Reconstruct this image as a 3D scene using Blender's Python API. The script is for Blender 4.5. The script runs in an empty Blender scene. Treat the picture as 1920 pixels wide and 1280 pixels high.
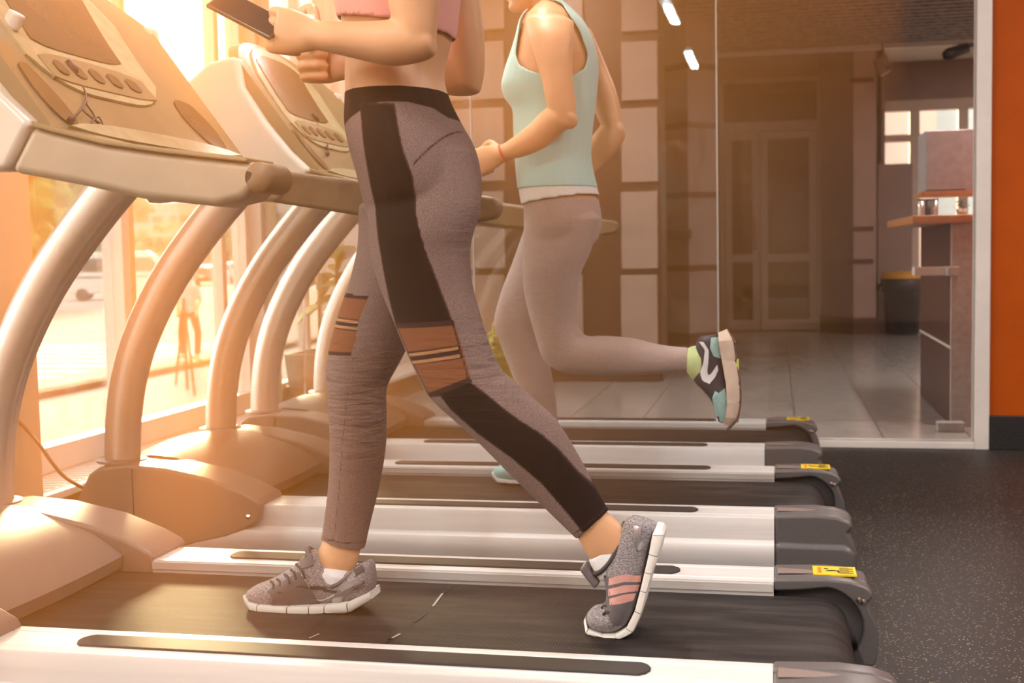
import bpy, bmesh, math, random
import numpy as np
from mathutils import Vector, Matrix
from mathutils.bvhtree import BVHTree

random.seed(7)
S = bpy.context.scene
COL = S.collection

# ------------------------------------------------------------------ camera
FPX, CX, CY = 2300.0, 960.0, 640.0            # focal length and centre in pixels of the 1920x1280 frame
CAM = np.array([0.0, 0.0, 0.95])
YAW, PITCH, ROLL = math.radians(12.196), math.radians(4.105), 0.02
_f = np.array([-math.sin(YAW)*math.cos(PITCH), math.cos(YAW)*math.cos(PITCH), -math.sin(PITCH)])
_r = np.array([math.cos(YAW), math.sin(YAW), 0.0])
_d = np.cross(_f, _r)
RT = math.cos(ROLL)*_r + math.sin(ROLL)*_d
DN = -math.sin(ROLL)*_r + math.cos(ROLL)*_d
FW = _f
cd = bpy.data.cameras.new('camera')
cam = bpy.data.objects.new('camera', cd)
COL.objects.link(cam)
cam.matrix_world = Matrix(((RT[0], -DN[0], -FW[0], CAM[0]), (RT[1], -DN[1], -FW[1], CAM[1]),
                           (RT[2], -DN[2], -FW[2], CAM[2]), (0, 0, 0, 1)))
cd.sensor_width = 36.0
cd.lens = FPX/1920.0*36.0
cd.clip_start, cd.clip_end = 0.05, 500
cd.dof.use_dof = True
cd.dof.focus_distance = 2.55
cd.dof.aperture_fstop = 5.6
S.camera = cam

# ------------------------------------------------------------------ exposure, sky, sun
S.view_settings.view_transform = 'Standard'
S.view_settings.look = 'None'
S.view_settings.gamma = 1.0
S.view_settings.use_curve_mapping = False
S.view_settings.exposure = 0.48
S.cycles.use_denoising = True
S.cycles.use_adaptive_sampling = True
S.cycles.adaptive_threshold = 0.06
S.cycles.max_bounces = 6
S.cycles.diffuse_bounces = 3
S.cycles.glossy_bounces = 3
S.cycles.volume_bounces = 0
S.cycles.transparent_max_bounces = 16
S.cycles.sample_clamp_indirect = 6.0
S.cycles.caustics_reflective = False
S.cycles.caustics_refractive = False

W = bpy.data.worlds.new('hazy_sky'); S.world = W
W.use_nodes = True
bg = W.node_tree.nodes['Background']
bg.inputs['Color'].default_value = (1.0, 0.90, 0.80, 1)
bg.inputs['Strength'].default_value = 6.0

sd = bpy.data.lights.new('sun', 'SUN'); sun = bpy.data.objects.new('sun', sd); COL.objects.link(sun)
sd.energy = 17.0; sd.color = (1.0, 0.66, 0.32); sd.angle = math.radians(5)
SUN_FROM = Vector(_r*(330-CX)/FPX + _d*(-40-CY)/FPX + _f).normalized()   # low, beyond the street windows
sun.rotation_euler = SUN_FROM.to_track_quat('Z', 'Y').to_euler()

def portal(name, cx, cy, cz, sx, sz, face):
    l = bpy.data.lights.new(name, 'AREA'); o = bpy.data.objects.new(name, l); COL.objects.link(o)
    l.shape = 'RECTANGLE'; l.size = sx; l.size_y = sz
    l.cycles.is_portal = True
    o.location = (cx, cy, cz)
    o.rotation_euler = Vector(face).to_track_quat('-Z', 'Y').to_euler()
    return o
# the window openings, so the sky's light is sampled where it comes in
# (size x runs along world z or y depending on the track quaternion, so squares cover each opening)
portal('window_portal', -2.80, 4.85, 1.55, 2.9, 2.9, (1, 0, 0))
portal('window_portal', -2.80, 1.4, 1.55, 3.1, 3.1, (1, 0, 0))
portal('window_portal', -2.80, -1.4, 1.55, 3.1, 3.1, (1, 0, 0))

# ------------------------------------------------------------------ pixel -> place
def ray(u, v):
    return RT*(u-CX)/FPX + DN*(v-CY)/FPX + FW
def at(u, v, y):
    r = ray(u, v); return Vector(CAM + r*(y/r[1]))
def atz(u, v, z):
    r = ray(u, v); return Vector(CAM + r*((z-CAM[2])/r[2]))
def atx(u, v, x):
    r = ray(u, v); return Vector(CAM + r*(x/r[0]))

# ------------------------------------------------------------------ materials
MATS = {}
def nodes(name):
    m = bpy.data.materials.new(name); m.use_nodes = True
    nt = m.node_tree
    b = nt.nodes['Principled BSDF']
    return m, nt, b
def mat(name, col, rough=0.5, metal=0.0, noise=(30, 0.12), bump=None, spec=0.5, stretch=None, emit=None, coat=0.0, sheen=0.0, sss=0.0):
    m, nt, b = nodes(name)
    N, L = nt.nodes, nt.links
    tc = N.new('ShaderNodeTexCoord'); mp = N.new('ShaderNodeMapping')
    L.new(tc.outputs['Object'], mp.inputs['Vector'])
    if stretch: mp.inputs['Scale'].default_value = stretch
    nz = N.new('ShaderNodeTexNoise'); nz.inputs['Scale'].default_value = noise[0]; nz.inputs['Detail'].default_value = 4
    L.new(mp.outputs['Vector'], nz.inputs['Vector'])
    mx = N.new('ShaderNodeMix'); mx.data_type = 'RGBA'
    a = noise[1]
    mx.inputs['A'].default_value = (*[c*(1-a) for c in col], 1)
    mx.inputs['B'].default_value = (*[min(1, c*(1+a)) for c in col], 1)
    mr = N.new('ShaderNodeMapRange'); mr.inputs['From Min'].default_value = 0.32; mr.inputs['From Max'].default_value = 0.68
    L.new(nz.outputs['Fac'], mr.inputs['Value']); L.new(mr.outputs['Result'], mx.inputs['Factor'])
    L.new(mx.outputs['Result'], b.inputs['Base Color'])
    b.inputs['Roughness'].default_value = rough
    b.inputs['Metallic'].default_value = metal
    b.inputs['Specular IOR Level'].default_value = spec
    b.inputs['Coat Weight'].default_value = coat
    b.inputs['Sheen Weight'].default_value = sheen
    if sss:
        b.inputs['Subsurface Weight'].default_value = sss
        b.inputs['Subsurface Radius'].default_value = (0.02, 0.008, 0.004)
        b.inputs['Subsurface Scale'].default_value = 0.5
    if emit:
        b.inputs['Emission Color'].default_value = (*emit[:3], 1); b.inputs['Emission Strength'].default_value = emit[3]
    if bump:
        n2 = N.new('ShaderNodeTexNoise'); n2.inputs['Scale'].default_value = bump[0]; n2.inputs['Detail'].default_value = 3
        L.new(mp.outputs['Vector'], n2.inputs['Vector'])
        bp = N.new('ShaderNodeBump'); bp.inputs['Strength'].default_value = bump[1]; bp.inputs['Distance'].default_value = bump[2] if len(bump) > 2 else 0.002
        L.new(n2.outputs['Fac'], bp.inputs['Height']); L.new(bp.outputs['Normal'], b.inputs['Normal'])
    MATS[name] = m
    return m
def pane_mat(name, tint, refl=1.0, ior=1.5, rough=0.0):
    """architectural glass: clear with a Fresnel mirror on top"""
    m, nt, b = nodes(name)
    N, L = nt.nodes, nt.links
    N.remove(b)
    out = N['Material Output']
    fr = N.new('ShaderNodeFresnel'); fr.inputs['IOR'].default_value = ior
    mu = N.new('ShaderNodeMath'); mu.operation = 'MULTIPLY'; mu.use_clamp = True; mu.inputs[1].default_value = refl
    tr = N.new('ShaderNodeBsdfTransparent'); tr.inputs['Color'].default_value = (*tint, 1)
    gl = N.new('ShaderNodeBsdfGlossy'); gl.inputs['Roughness'].default_value = rough
    mx = N.new('ShaderNodeMixShader')
    L.new(fr.outputs[0], mu.inputs[0]); L.new(mu.outputs[0], mx.inputs[0])
    L.new(tr.outputs[0], mx.inputs[1]); L.new(gl.outputs[0], mx.inputs[2]); L.new(mx.outputs[0], out.inputs['Surface'])
    MATS[name] = m
    return m

# ------------------------------------------------------------------ mesh helpers
class G:
    def __init__(s): s.v = []; s.f = []; s.m = []
    def add(s, vs, fs, mi=0):
        o = len(s.v); s.v += [tuple(p) for p in vs]
        s.f += [tuple(i+o for i in f) for f in fs]; s.m += [mi]*len(fs)
        return s
    def box(s, x0, x1, y0, y1, z0, z1, mi=0):
        v = [(x0,y0,z0),(x1,y0,z0),(x1,y1,z0),(x0,y1,z0),(x0,y0,z1),(x1,y0,z1),(x1,y1,z1),(x0,y1,z1)]
        return s.add(v, [(3,2,1,0),(4,5,6,7),(0,1,5,4),(1,2,6,5),(2,3,7,6),(3,0,4,7)], mi)
    def obox(s, c, ax, ay, az, mi=0):
        """box from a centre and three half-axis vectors"""
        c, ax, ay, az = Vector(c), Vector(ax), Vector(ay), Vector(az)
        v = [c+ax*i+ay*j+az*k for i, j, k in ((-1,-1,-1),(1,-1,-1),(1,1,-1),(-1,1,-1),(-1,-1,1),(1,-1,1),(1,1,1),(-1,1,1))]
        return s.add(v, [(3,2,1,0),(4,5,6,7),(0,1,5,4),(1,2,6,5),(2,3,7,6),(3,0,4,7)], mi)
    def prism(s, poly, y0, y1, mi=0):
        """(x, z) outline pushed along y"""
        n = len(poly)
        v = [(x, y0, z) for x, z in poly] + [(x, y1, z) for x, z in poly]
        f = [tuple(range(n)), tuple(range(2*n-1, n-1, -1))] + [(i, n+i, n+(i+1) % n, (i+1) % n) for i in range(n)]
        return s.add(v, f, mi)
    def prismx(s, poly, x0, x1, mi=0):
        """(y, z) outline pushed along x"""
        n = len(poly)
        v = [(x0, y, z) for y, z in poly] + [(x1, y, z) for y, z in poly]
        f = [tuple(range(n)), tuple(range(2*n-1, n-1, -1))] + [(i, n+i, n+(i+1) % n, (i+1) % n) for i in range(n)]
        return s.add(v, f, mi)
    def prismz(s, poly, z0, z1, mi=0):
        n = len(poly)
        v = [(x, y, z0) for x, y in poly] + [(x, y, z1) for x, y in poly]
        f = [tuple(range(n)), tuple(range(2*n-1, n-1, -1))] + [(i, n+i, n+(i+1) % n, (i+1) % n) for i in range(n)]
        return s.add(v, f, mi)
    def loft(s, rings, cap=True, mi=0, closed=True):
        n = len(rings[0]); v = [p for r in rings for p in r]; f = []
        for k in range(len(rings)-1):
            for i in range(n if closed else n-1):
                j = (i+1) % n
                f.append((k*n+i, k*n+j, (k+1)*n+j, (k+1)*n+i))
        if cap:
            f.append(tuple(range(n-1, -1, -1))); f.append(tuple(range((len(rings)-1)*n, len(rings)*n)))
        return s.add(v, f, mi)
    def tube(s, path, r, n=10, cap=True, mi=0, ell=1.0):
        path = [Vector(p) for p in path]
        rs = r if isinstance(r, (list, tuple)) else [r]*len(path)
        rings = []; up = None
        for k, p in enumerate(path):
            t = (path[min(k+1, len(path)-1)] - path[max(k-1, 0)])
            if t.length < 1e-9: t = Vector((0, 0, 1))
            t.normalize()
            if up is None:
                up = Vector((0, 1, 0)) if abs(t.y) < 0.9 else Vector((1, 0, 0))
            up = (up - t*up.dot(t)).normalized()
            b = t.cross(up)
            rings.append([p + (up*math.cos(a)*ell + b*math.sin(a))*rs[k] for a in (2*math.pi*i/n for i in range(n))])
        return s.loft(rings, cap, mi)
    def lathe(s, prof, c=(0, 0, 0), n=20, mi=0, axis=None):
        c = Vector(c)
        q = Vector((0, 0, 1)).rotation_difference(Vector(axis).normalized()) if axis else None
        rings = []
        for r, z in prof:
            ring = [Vector((max(r, 1e-4)*math.cos(2*math.pi*i/n), max(r, 1e-4)*math.sin(2*math.pi*i/n), z)) for i in range(n)]
            rings.append([c + ((q @ p) if q else p) for p in ring])
        return s.loft(rings, True, mi)
    def ico(s, c, r, sub=1, mi=0, jit=0.0, sc=(1, 1, 1)):
        bm = bmesh.new(); bmesh.ops.create_icosphere(bm, subdivisions=sub, radius=1.0)
        vs = []
        for q in bm.verts:
            k = 1 + random.uniform(-jit, jit)
            vs.append((c[0]+q.co.x*r*k*sc[0], c[1]+q.co.y*r*k*sc[1], c[2]+q.co.z*r*k*sc[2]))
        fs = [tuple(w.index for w in f.verts) for f in bm.faces]
        bm.free()
        return s.add(vs, fs, mi)

def to_mesh(g, name):
    me = bpy.data.meshes.new(name)
    me.from_pydata(g.v, [], g.f)
    for p, mi in zip(me.polygons, g.m): p.material_index = mi
    bm = bmesh.new(); bm.from_mesh(me)
    bmesh.ops.recalc_face_normals(bm, faces=bm.faces)
    bm.to_mesh(me); bm.free()
    return me
def obj(name, g, m, parent=None, smooth=False, bevel=0.0, seg=2, sub=0):
    me = to_mesh(g, name) if isinstance(g, G) else g
    o = bpy.data.objects.new(name, me); COL.objects.link(o)
    for x in (m if isinstance(m, (list, tuple)) else [m]): me.materials.append(MATS[x] if isinstance(x, str) else x)
    if smooth:
        me.polygons.foreach_set('use_smooth', [True]*len(me.polygons))
    if bevel:
        b = o.modifiers.new('bevel', 'BEVEL'); b.width = bevel; b.segments = seg; b.limit_method = 'ANGLE'; b.angle_limit = math.radians(35)
        b.harden_normals = False
        me.polygons.foreach_set('use_smooth', [True]*len(me.polygons))
        w = o.modifiers.new('weighted', 'WEIGHTED_NORMAL'); w.keep_sharp = True
    if sub:
        b = o.modifiers.new('sub', 'SUBSURF'); b.levels = sub; b.render_levels = sub
    if parent is not None: o.parent = parent
    return o
def thing(name, label, cat, loc=(0, 0, 0), group=None):
    o = bpy.data.objects.new(name, None); COL.objects.link(o); o.location = loc
    o.empty_display_size = 0.1
    return tag(o, label, cat, group)
def tag(o, label, cat, group=None):
    o['label'] = label; o['category'] = cat
    if group: o['group'] = group
    return o
def struct(o, label=None):
    o['kind'] = 'structure'
    if label: o['label'] = label
    return o
def copy_tree(o, parent=None):
    c = o.copy(); COL.objects.link(c); c.parent = parent
    for ch in list(o.children): copy_tree(ch, c)
    return c
def shade_auto(o, deg=40):
    me = o.data
    me.polygons.foreach_set('use_smooth', [True]*len(me.polygons))
    bm = bmesh.new(); bm.from_mesh(me)
    for e in bm.edges:
        if len(e.link_faces) == 2 and e.calc_face_angle() > math.radians(deg): e.smooth = False
    bm.to_mesh(me); bm.free()
    return o
def bvh_of(o):
    bpy.context.view_layer.update()
    mw = o.matrix_world
    vs = [mw @ v.co for v in o.data.vertices]
    return BVHTree.FromPolygons(vs, [tuple(p.vertices) for p in o.data.polygons])
def hit(bvh, u, v, off=0.0):
    """where the line through a pixel meets a surface, lifted off it along the normal"""
    r = Vector(ray(u, v)).normalized()
    p, n, i, d = bvh.ray_cast(Vector(CAM), r)
    if p is None:
        q = bvh.find_nearest(Vector(CAM) + r*2.5)
        p, n = q[0], q[1]
    if n.dot(r) > 0: n = -n
    return p + n*off

# ------------------------------------------------------------------ palette
mat('rubber_floor', (0.019, 0.0142, 0.0130), 0.55)
mat('granite', (0.02, 0.018, 0.018), 0.35, noise=(160, 0.8))
mat('orange_paint', (0.45, 0.078, 0.001), 0.6, noise=(6, 0.05), bump=(220, 0.08), spec=0.2)
mat('white_frame', (0.74, 0.70, 0.66), 0.4, noise=(8, 0.05))
mat('mullion_tan', (0.55, 0.45, 0.33), 0.45)
mat('pier_paint', (0.56, 0.44, 0.33), 0.7, noise=(5, 0.06))
mat('white_wall', (0.66, 0.60, 0.55), 0.8, noise=(4, 0.05))
mat('dimmed_wall', (0.33, 0.245, 0.215), 0.75, noise=(4, 0.06))  # lobby dimness put into this darker colour; also dulls the reflected gym walls
mat('ceiling_paint', (0.68, 0.64, 0.60), 0.85, noise=(3, 0.04))
mat('dark_wood', (0.085, 0.034, 0.022), 0.4, noise=(12, 0.3), stretch=(1, 1, 8))
mat('panel_cream', (0.43, 0.30, 0.25), 0.35, noise=(5, 0.05))
mat('tile', (0.40, 0.37, 0.345), 0.16, noise=(9, 0.10))
mat('grout', (0.13, 0.11, 0.10), 0.8)
mat('sill_stone', (0.78, 0.70, 0.62), 0.45, noise=(9, 0.06))
mat('alu', (0.80, 0.78, 0.77), 0.36, metal=0.15, noise=(60, 0.05), stretch=(0.04, 1, 1))
mat('alu_top', (0.72, 0.69, 0.66), 0.34, metal=0.2, noise=(90, 0.08), stretch=(0.03, 1, 1))
mat('silver_paint', (0.70, 0.585, 0.52), 0.30, metal=0.35, noise=(40, 0.03), coat=0.3)
mat('grey_plastic', (0.255, 0.198, 0.178), 0.38, noise=(200, 0.05), bump=(900, 0.10, 0.0006))
mat('cover_plastic', (0.275, 0.212, 0.190), 0.36, noise=(200, 0.05), bump=(900, 0.10, 0.0006))
mat('cap_plastic', (0.128, 0.118, 0.118), 0.36, noise=(200, 0.06))
mat('black_plastic', (0.022, 0.018, 0.017), 0.42)
mat('black_rubber', (0.028, 0.022, 0.021), 0.6, bump=(300, 0.2))
mat('anthracite', (0.055, 0.046, 0.043), 0.5)
mat('shell_white', (0.76, 0.68, 0.58), 0.35, noise=(20, 0.03))
mat('arm_beige', (0.46, 0.37, 0.265), 0.42, noise=(20, 0.04))
mat('console_face', (0.33, 0.235, 0.125), 0.22, noise=(6, 0.12), coat=0.3)
mat('console_dark', (0.14, 0.085, 0.045), 0.2, coat=0.4)
mat('console_pad', (0.52, 0.42, 0.24), 0.25, coat=0.3)
mat('grip', (0.24, 0.155, 0.085), 0.5, bump=(400, 0.15))
mat('yellow_sticker', (0.90, 0.62, 0.02), 0.4, noise=(10, 0.03))
mat('sticker_orange', (0.80, 0.20, 0.02), 0.4)
mat('sticker_black', (0.03, 0.02, 0.01), 0.4)
mat('chrome', (0.75, 0.72, 0.70), 0.15, metal=1.0)
mat('skin', (0.76, 0.42, 0.225), 0.46, noise=(14, 0.05), sss=0.12)
mat('skin_fair', (0.76, 0.41, 0.225), 0.46, noise=(14, 0.05), sss=0.12)
mat('hair', (0.10, 0.045, 0.02), 0.5, noise=(60, 0.5), stretch=(1, 1, 0.1))
mat('pink_bra', (0.86, 0.40, 0.35), 0.75, noise=(300, 0.06), sheen=0.2)
mat('aqua_knit', (0.42, 0.72, 0.68), 0.8, noise=(260, 0.05), sheen=0.2, bump=(30, 0.25, 0.006))
mat('white_knit', (0.84, 0.83, 0.79), 0.8, noise=(200, 0.04))
mat('mauve_heather', (0.44, 0.335, 0.305), 0.85, noise=(420, 0.20), sheen=0.15, stretch=(1, 1, 2.0), bump=(24, 0.35, 0.006))
mat('shoe_heather', (0.30, 0.275, 0.285), 0.85, noise=(240, 0.7), stretch=(1, 1, 3), bump=(700, 0.4, 0.001))
mat('shoe_grey', (0.135, 0.122, 0.130), 0.6, noise=(60, 0.08))
mat('shoe_dark', (0.045, 0.042, 0.046), 0.6)
mat('shoe_reflect', (0.45, 0.43, 0.44), 0.25, metal=0.6)
mat('shoe_sole', (0.86, 0.83, 0.78), 0.55, noise=(40, 0.05))
mat('shoe_pink', (0.70, 0.36, 0.31), 0.5)
mat('sock_white', (0.84, 0.83, 0.84), 0.9, bump=(300, 0.4))
mat('sock_lime', (0.62, 0.74, 0.36), 0.8)
mat('aqua_mesh', (0.34, 0.56, 0.55), 0.7, noise=(300, 0.15))
mat('navy', (0.045, 0.038, 0.055), 0.55)
mat('sole_tan', (0.68, 0.54, 0.44), 0.6)
mat('sole_brown', (0.16, 0.09, 0.055), 0.6, noise=(60, 0.4))
mat('lime', (0.75, 0.84, 0.12), 0.5)
mat('leaf', (0.20, 0.21, 0.055), 0.4, noise=(9, 0.35))
mat('leaf_pale', (0.42, 0.44, 0.16), 0.45, noise=(9, 0.3))
mat('stem', (0.36, 0.24, 0.12), 0.7)
mat('petal_red', (0.70, 0.05, 0.05), 0.5)
mat('pot_grey', (0.50, 0.45, 0.42), 0.6)
mat('soil', (0.06, 0.04, 0.03), 0.9)
mat('straw', (0.92, 0.74, 0.22), 0.8, noise=(40, 0.25), bump=(60, 0.5, 0.01))
mat('bin_black', (0.020, 0.016, 0.015), 0.4)
mat('bin_lid', (0.72, 0.34, 0.02), 0.5)
mat('counter_wood', (0.48, 0.22, 0.085), 0.4, noise=(10, 0.2), stretch=(1, 8, 1))
mat('panel_grey', (0.47, 0.44, 0.41), 0.5)
mat('monitor_grey', (0.36, 0.33, 0.34), 0.5)
mat('tin_silver', (0.62, 0.58, 0.52), 0.3, metal=0.7)
mat('door_frame', (0.40, 0.32, 0.275), 0.5)
mat('lilac', (0.45, 0.40, 0.62), 0.5)
mat('slat_dark', (0.26, 0.20, 0.18), 0.6, noise=(20, 0.4))
mat('tube_white', (0.9, 0.88, 0.82), 0.4, emit=(1, 0.93, 0.8, 3.0))
mat('asphalt', (0.34, 0.32, 0.30), 0.9, noise=(3, 0.1))
mat('pavement', (0.34, 0.30, 0.28), 0.9, noise=(4, 0.08))
mat('kerb_red', (0.090, 0.045, 0.035), 0.85, noise=(2, 0.15))
mat('kerb_yellow', (0.16, 0.10, 0.02), 0.8)
mat('road_white', (0.60, 0.57, 0.54), 0.8)
mat('car_white', (0.55, 0.53, 0.51), 0.3, coat=0.5)
mat('car_red', (0.045, 0.022, 0.018), 0.3, coat=0.5)
mat('car_glass', (0.05, 0.05, 0.05), 0.1)
mat('car_teal', (0.03, 0.075, 0.065), 0.4)
mat('tyre', (0.02, 0.018, 0.016), 0.8)
mat('lamp_glass', (0.8, 0.78, 0.7), 0.1, metal=0.5)
mat('foliage', (0.070, 0.150, 0.035), 0.8, noise=(1.2, 0.45))
mat('foliage_warm', (0.13, 0.18, 0.08), 0.8, noise=(1.2, 0.4))
mat('bark', (0.06, 0.04, 0.03), 0.9)
mat('facade', (0.30, 0.285, 0.26), 0.8)
mat('facade_glass', (0.09, 0.088, 0.07), 0.3)
mat('facade_pink', (0.30, 0.23, 0.20), 0.8, noise=(0.8, 0.06))
mat('facade_blue', (0.24, 0.28, 0.29), 0.4)
mat('shirt_white', (0.36, 0.35, 0.35), 0.8)
mat('trousers', (0.032, 0.032, 0.045), 0.8)
mat('cable', (0.10, 0.045, 0.03), 0.5)
mat('bracelet', (0.70, 0.10, 0.08), 0.5)
mat('phone_body', (0.10, 0.08, 0.06), 0.25)
mat('phone_screen', (0.04, 0.04, 0.045), 0.08)
mat('cap_cream', (0.86, 0.80, 0.74), 0.5)
pane_mat('partition_glass', (0.90, 0.885, 0.87), 1.25)
pane_mat('window_glass', (0.97, 0.97, 0.96), 0.7)
pane_mat('door_glass', (0.80, 0.80, 0.84), 1.6)
pane_mat('bottle_plastic', (0.93, 0.93, 0.90), 2.2)

# speckled rubber floor: light flecks of recycled rubber
def floor_mat():
    m = MATS['rubber_floor']; nt = m.node_tree; N, L = nt.nodes, nt.links; b = N['Principled BSDF']
    tc = N.new('ShaderNodeTexCoord'); vo = N.new('ShaderNodeTexVoronoi'); vo.inputs['Scale'].default_value = 210
    L.new(tc.outputs['Object'], vo.inputs['Vector'])
    sx = N.new('ShaderNodeSeparateColor'); L.new(vo.outputs['Color'], sx.inputs['Color'])
    gt = N.new('ShaderNodeMath'); gt.operation = 'GREATER_THAN'; gt.inputs[1].default_value = 0.90; L.new(sx.outputs[0], gt.inputs[0])
    ld = N.new('ShaderNodeMath'); ld.operation = 'LESS_THAN'; ld.inputs[1].default_value = 0.42; L.new(vo.outputs['Distance'], ld.inputs[0])
    mu = N.new('ShaderNodeMath'); mu.operation = 'MULTIPLY'; L.new(gt.outputs[0], mu.inputs[0]); L.new(ld.outputs[0], mu.inputs[1])
    old = b.inputs['Base Color'].links[0].from_socket
    mx = N.new('ShaderNodeMix'); mx.data_type = 'RGBA'; L.new(mu.outputs[0], mx.inputs['Factor']); L.new(old, mx.inputs['A'])
    mx.inputs['B'].default_value = (0.34, 0.27, 0.19, 1); L.new(mx.outputs['Result'], b.inputs['Base Color'])
floor_mat()
# woven belt: fine ribs and long scuffs along the running direction
def belt_mat():
    m, nt, b = nodes('belt'); N, L = nt.nodes, nt.links
    tc = N.new('ShaderNodeTexCoord'); mp = N.new('ShaderNodeMapping'); mp.inputs['Scale'].default_value = (2.2, 16, 1)
    L.new(tc.outputs['Object'], mp.inputs['Vector'])
    nz = N.new('ShaderNodeTexNoise'); nz.inputs['Scale'].default_value = 2.4; nz.inputs['Detail'].default_value = 6; L.new(mp.outputs['Vector'], nz.inputs['Vector'])
    cr = N.new('ShaderNodeValToRGB'); cr.color_ramp.elements[0].position = 0.40; cr.color_ramp.elements[0].color = (0.016, 0.0125, 0.012, 1)
    cr.color_ramp.elements[1].position = 0.78; cr.color_ramp.elements[1].color = (0.055, 0.045, 0.042, 1)
    L.new(nz.outputs['Fac'], cr.inputs['Fac']); L.new(cr.outputs['Color'], b.inputs['Base Color'])
    b.inputs['Roughness'].default_value = 0.66; b.inputs['Specular IOR Level'].default_value = 0.22
    wv = N.new('ShaderNodeTexWave'); wv.inputs['Scale'].default_value = 55; wv.bands_direction = 'X'; L.new(tc.outputs['Object'], wv.inputs['Vector'])
    bp = N.new('ShaderNodeBump'); bp.inputs['Strength'].default_value = 0.25; bp.inputs['Distance'].default_value = 0.001
    L.new(wv.outputs['Fac'], bp.inputs['Height']); L.new(bp.outputs['Normal'], b.inputs['Normal'])
    MATS['belt'] = m
belt_mat()

# ================================================================== THE GYM ROOM
WX, GY, CEIL = -2.70, 6.0, 3.25          # window plane, glass partition plane, ceiling height
struct(obj('floor', G().box(-2.62, 5.0, -4.0, 6.06, -0.10, 0.0), 'rubber_floor'))
struct(obj('ceiling', G().box(-2.9, 5.2, -4.2, 6.0, CEIL, CEIL+0.15), 'ceiling_paint'))
struct(obj('wall_back', G().box(-2.9, 5.2, -4.2, -4.0, 0, CEIL), 'dimmed_wall'))
struct(obj('wall_right', G().box(5.0, 5.2, -4.0, 16.4, 0, CEIL), 'dimmed_wall'))
# orange wall beside the partition, on a black granite base
wo = struct(obj('wall_orange', G().box(0.962, 5.0, 5.985, 6.20, 0.155, CEIL), 'orange_paint'))
struct(obj('baseboard_orange', G().box(0.955, 5.0, 5.955, 6.20, 0.0, 0.158), 'granite', bevel=0.004))
# partition: white aluminium frame with three panes
pw = G(); pw.box(0.895, 0.960, 5.955, 6.06, 0.0, CEIL)
struct(obj('trim_1', pw, 'white_frame', bevel=0.004))
struct(obj('trim_2', G().box(WX+0.1, 0.895, 5.96, 6.05, 0.0, 0.034), 'white_frame', bevel=0.004))
for a, b in ((-2.60, -1.487), (-1.481, -0.277), (-0.271, 0.895)):
    gp = struct(obj('window_1', G().box(a, b, 5.995, 6.005, 0.034, CEIL), 'partition_glass'), 'large clear pane of the glass partition')
for x in (-1.484, -0.274):
    struct(obj('trim_3', G().box(x-0.003, x+0.003, 5.992, 6.008, 0.034, CEIL), 'white_frame'))
struct(obj('wall_header', G().box(-2.9, 0.96, 5.9, 6.1, CEIL-0.0, CEIL+0.1), 'ceiling_paint'))

# window wall: stone sill bench on a granite base, piers, frames, panes
struct(obj('trim_4', G().box(WX-0.1, -2.42, -4.0, 9.0, 0.135, 0.162), 'sill_stone', bevel=0.004), 'pale stone window bench')
struct(obj('baseboard_window', G().box(WX-0.1, -2.445, -4.0, 5.95, 0.0, 0.135), 'granite'))
gr = G()
for k in range(46):
    y = 3.72 + k*0.048
    gr.add([(-2.62, y, 0.163), (-2.47, y+0.03, 0.163), (-2.47, y+0.045, 0.163), (-2.62, y+0.015, 0.163),
            (-2.62, y, 0.168), (-2.47, y+0.03, 0.168), (-2.47, y+0.045, 0.168), (-2.62, y+0.015, 0.168)],
           [(3,2,1,0),(4,5,6,7),(0,1,5,4),(1,2,6,5),(2,3,7,6),(3,0,4,7)])
gr.box(-2.63, -2.46, 3.70, 5.94, 0.1625, 0.1645)
gv = tag(obj('vent_grille', gr, 'white_frame'), 'white slotted vent grille along the stone window bench', 'vent')
for (a, b) in ((2.75, 3.67), (-0.35, 0.35), (-4.0, -3.1)):
    struct(obj('wall_pier', G().box(WX-0.15, -2.42, a, b, 0.0, CEIL), 'pier_paint', bevel=0.006), 'tan painted pier of the window wall')
def win_frame(ya, yb, splits, wide=()):
    fr = G()
    fr.box(WX-0.04, WX+0.04, ya, yb, 0.162, 0.262)
    fr.box(WX-0.04, WX+0.04, ya, yb, 2.95, CEIL)
    fr.box(WX-0.04, WX+0.04, ya, ya+0.06, 0.262, 2.95)
    fr.box(WX-0.04, WX+0.04, yb-0.06, yb, 0.262, 2.95)
    return fr
wn = 2
for ya, yb, sp in ((3.67, 5.955, (4.72, 5.655)), (0.35, 2.75, (1.55,)), (-3.1, -0.35, (-1.7,)), (6.16, 7.42, (6.75,))):
    w = struct(obj('window_%d' % wn, win_frame(ya, yb, sp), 'white_frame', bevel=0.006), 'white framed street window')
    edges = [ya+0.06] + list(sp) + [yb-0.06]
    for y in sp:
        if abs(y-4.72) < 0.01:
            obj('mullion', G().box(WX-0.05, WX+0.05, y-0.068, y-0.005, 0.262, 2.95), 'white_frame', w, bevel=0.006)
            obj('mullion', G().box(WX-0.06, WX+0.03, y-0.005, y+0.068, 0.262, 2.95), 'mullion_tan', w, bevel=0.004)
        else:
            obj('mullion', G().box(WX-0.03, WX+0.03, y-0.024, y+0.024, 0.262, 2.95), 'white_frame', w, bevel=0.006)
    for a, b in zip(edges[:-1], edges[1:]):
        obj('pane', G().box(WX-0.006, WX+0.006, a, b, 0.262, 2.95), 'window_glass', w)
    wn += 1
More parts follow.
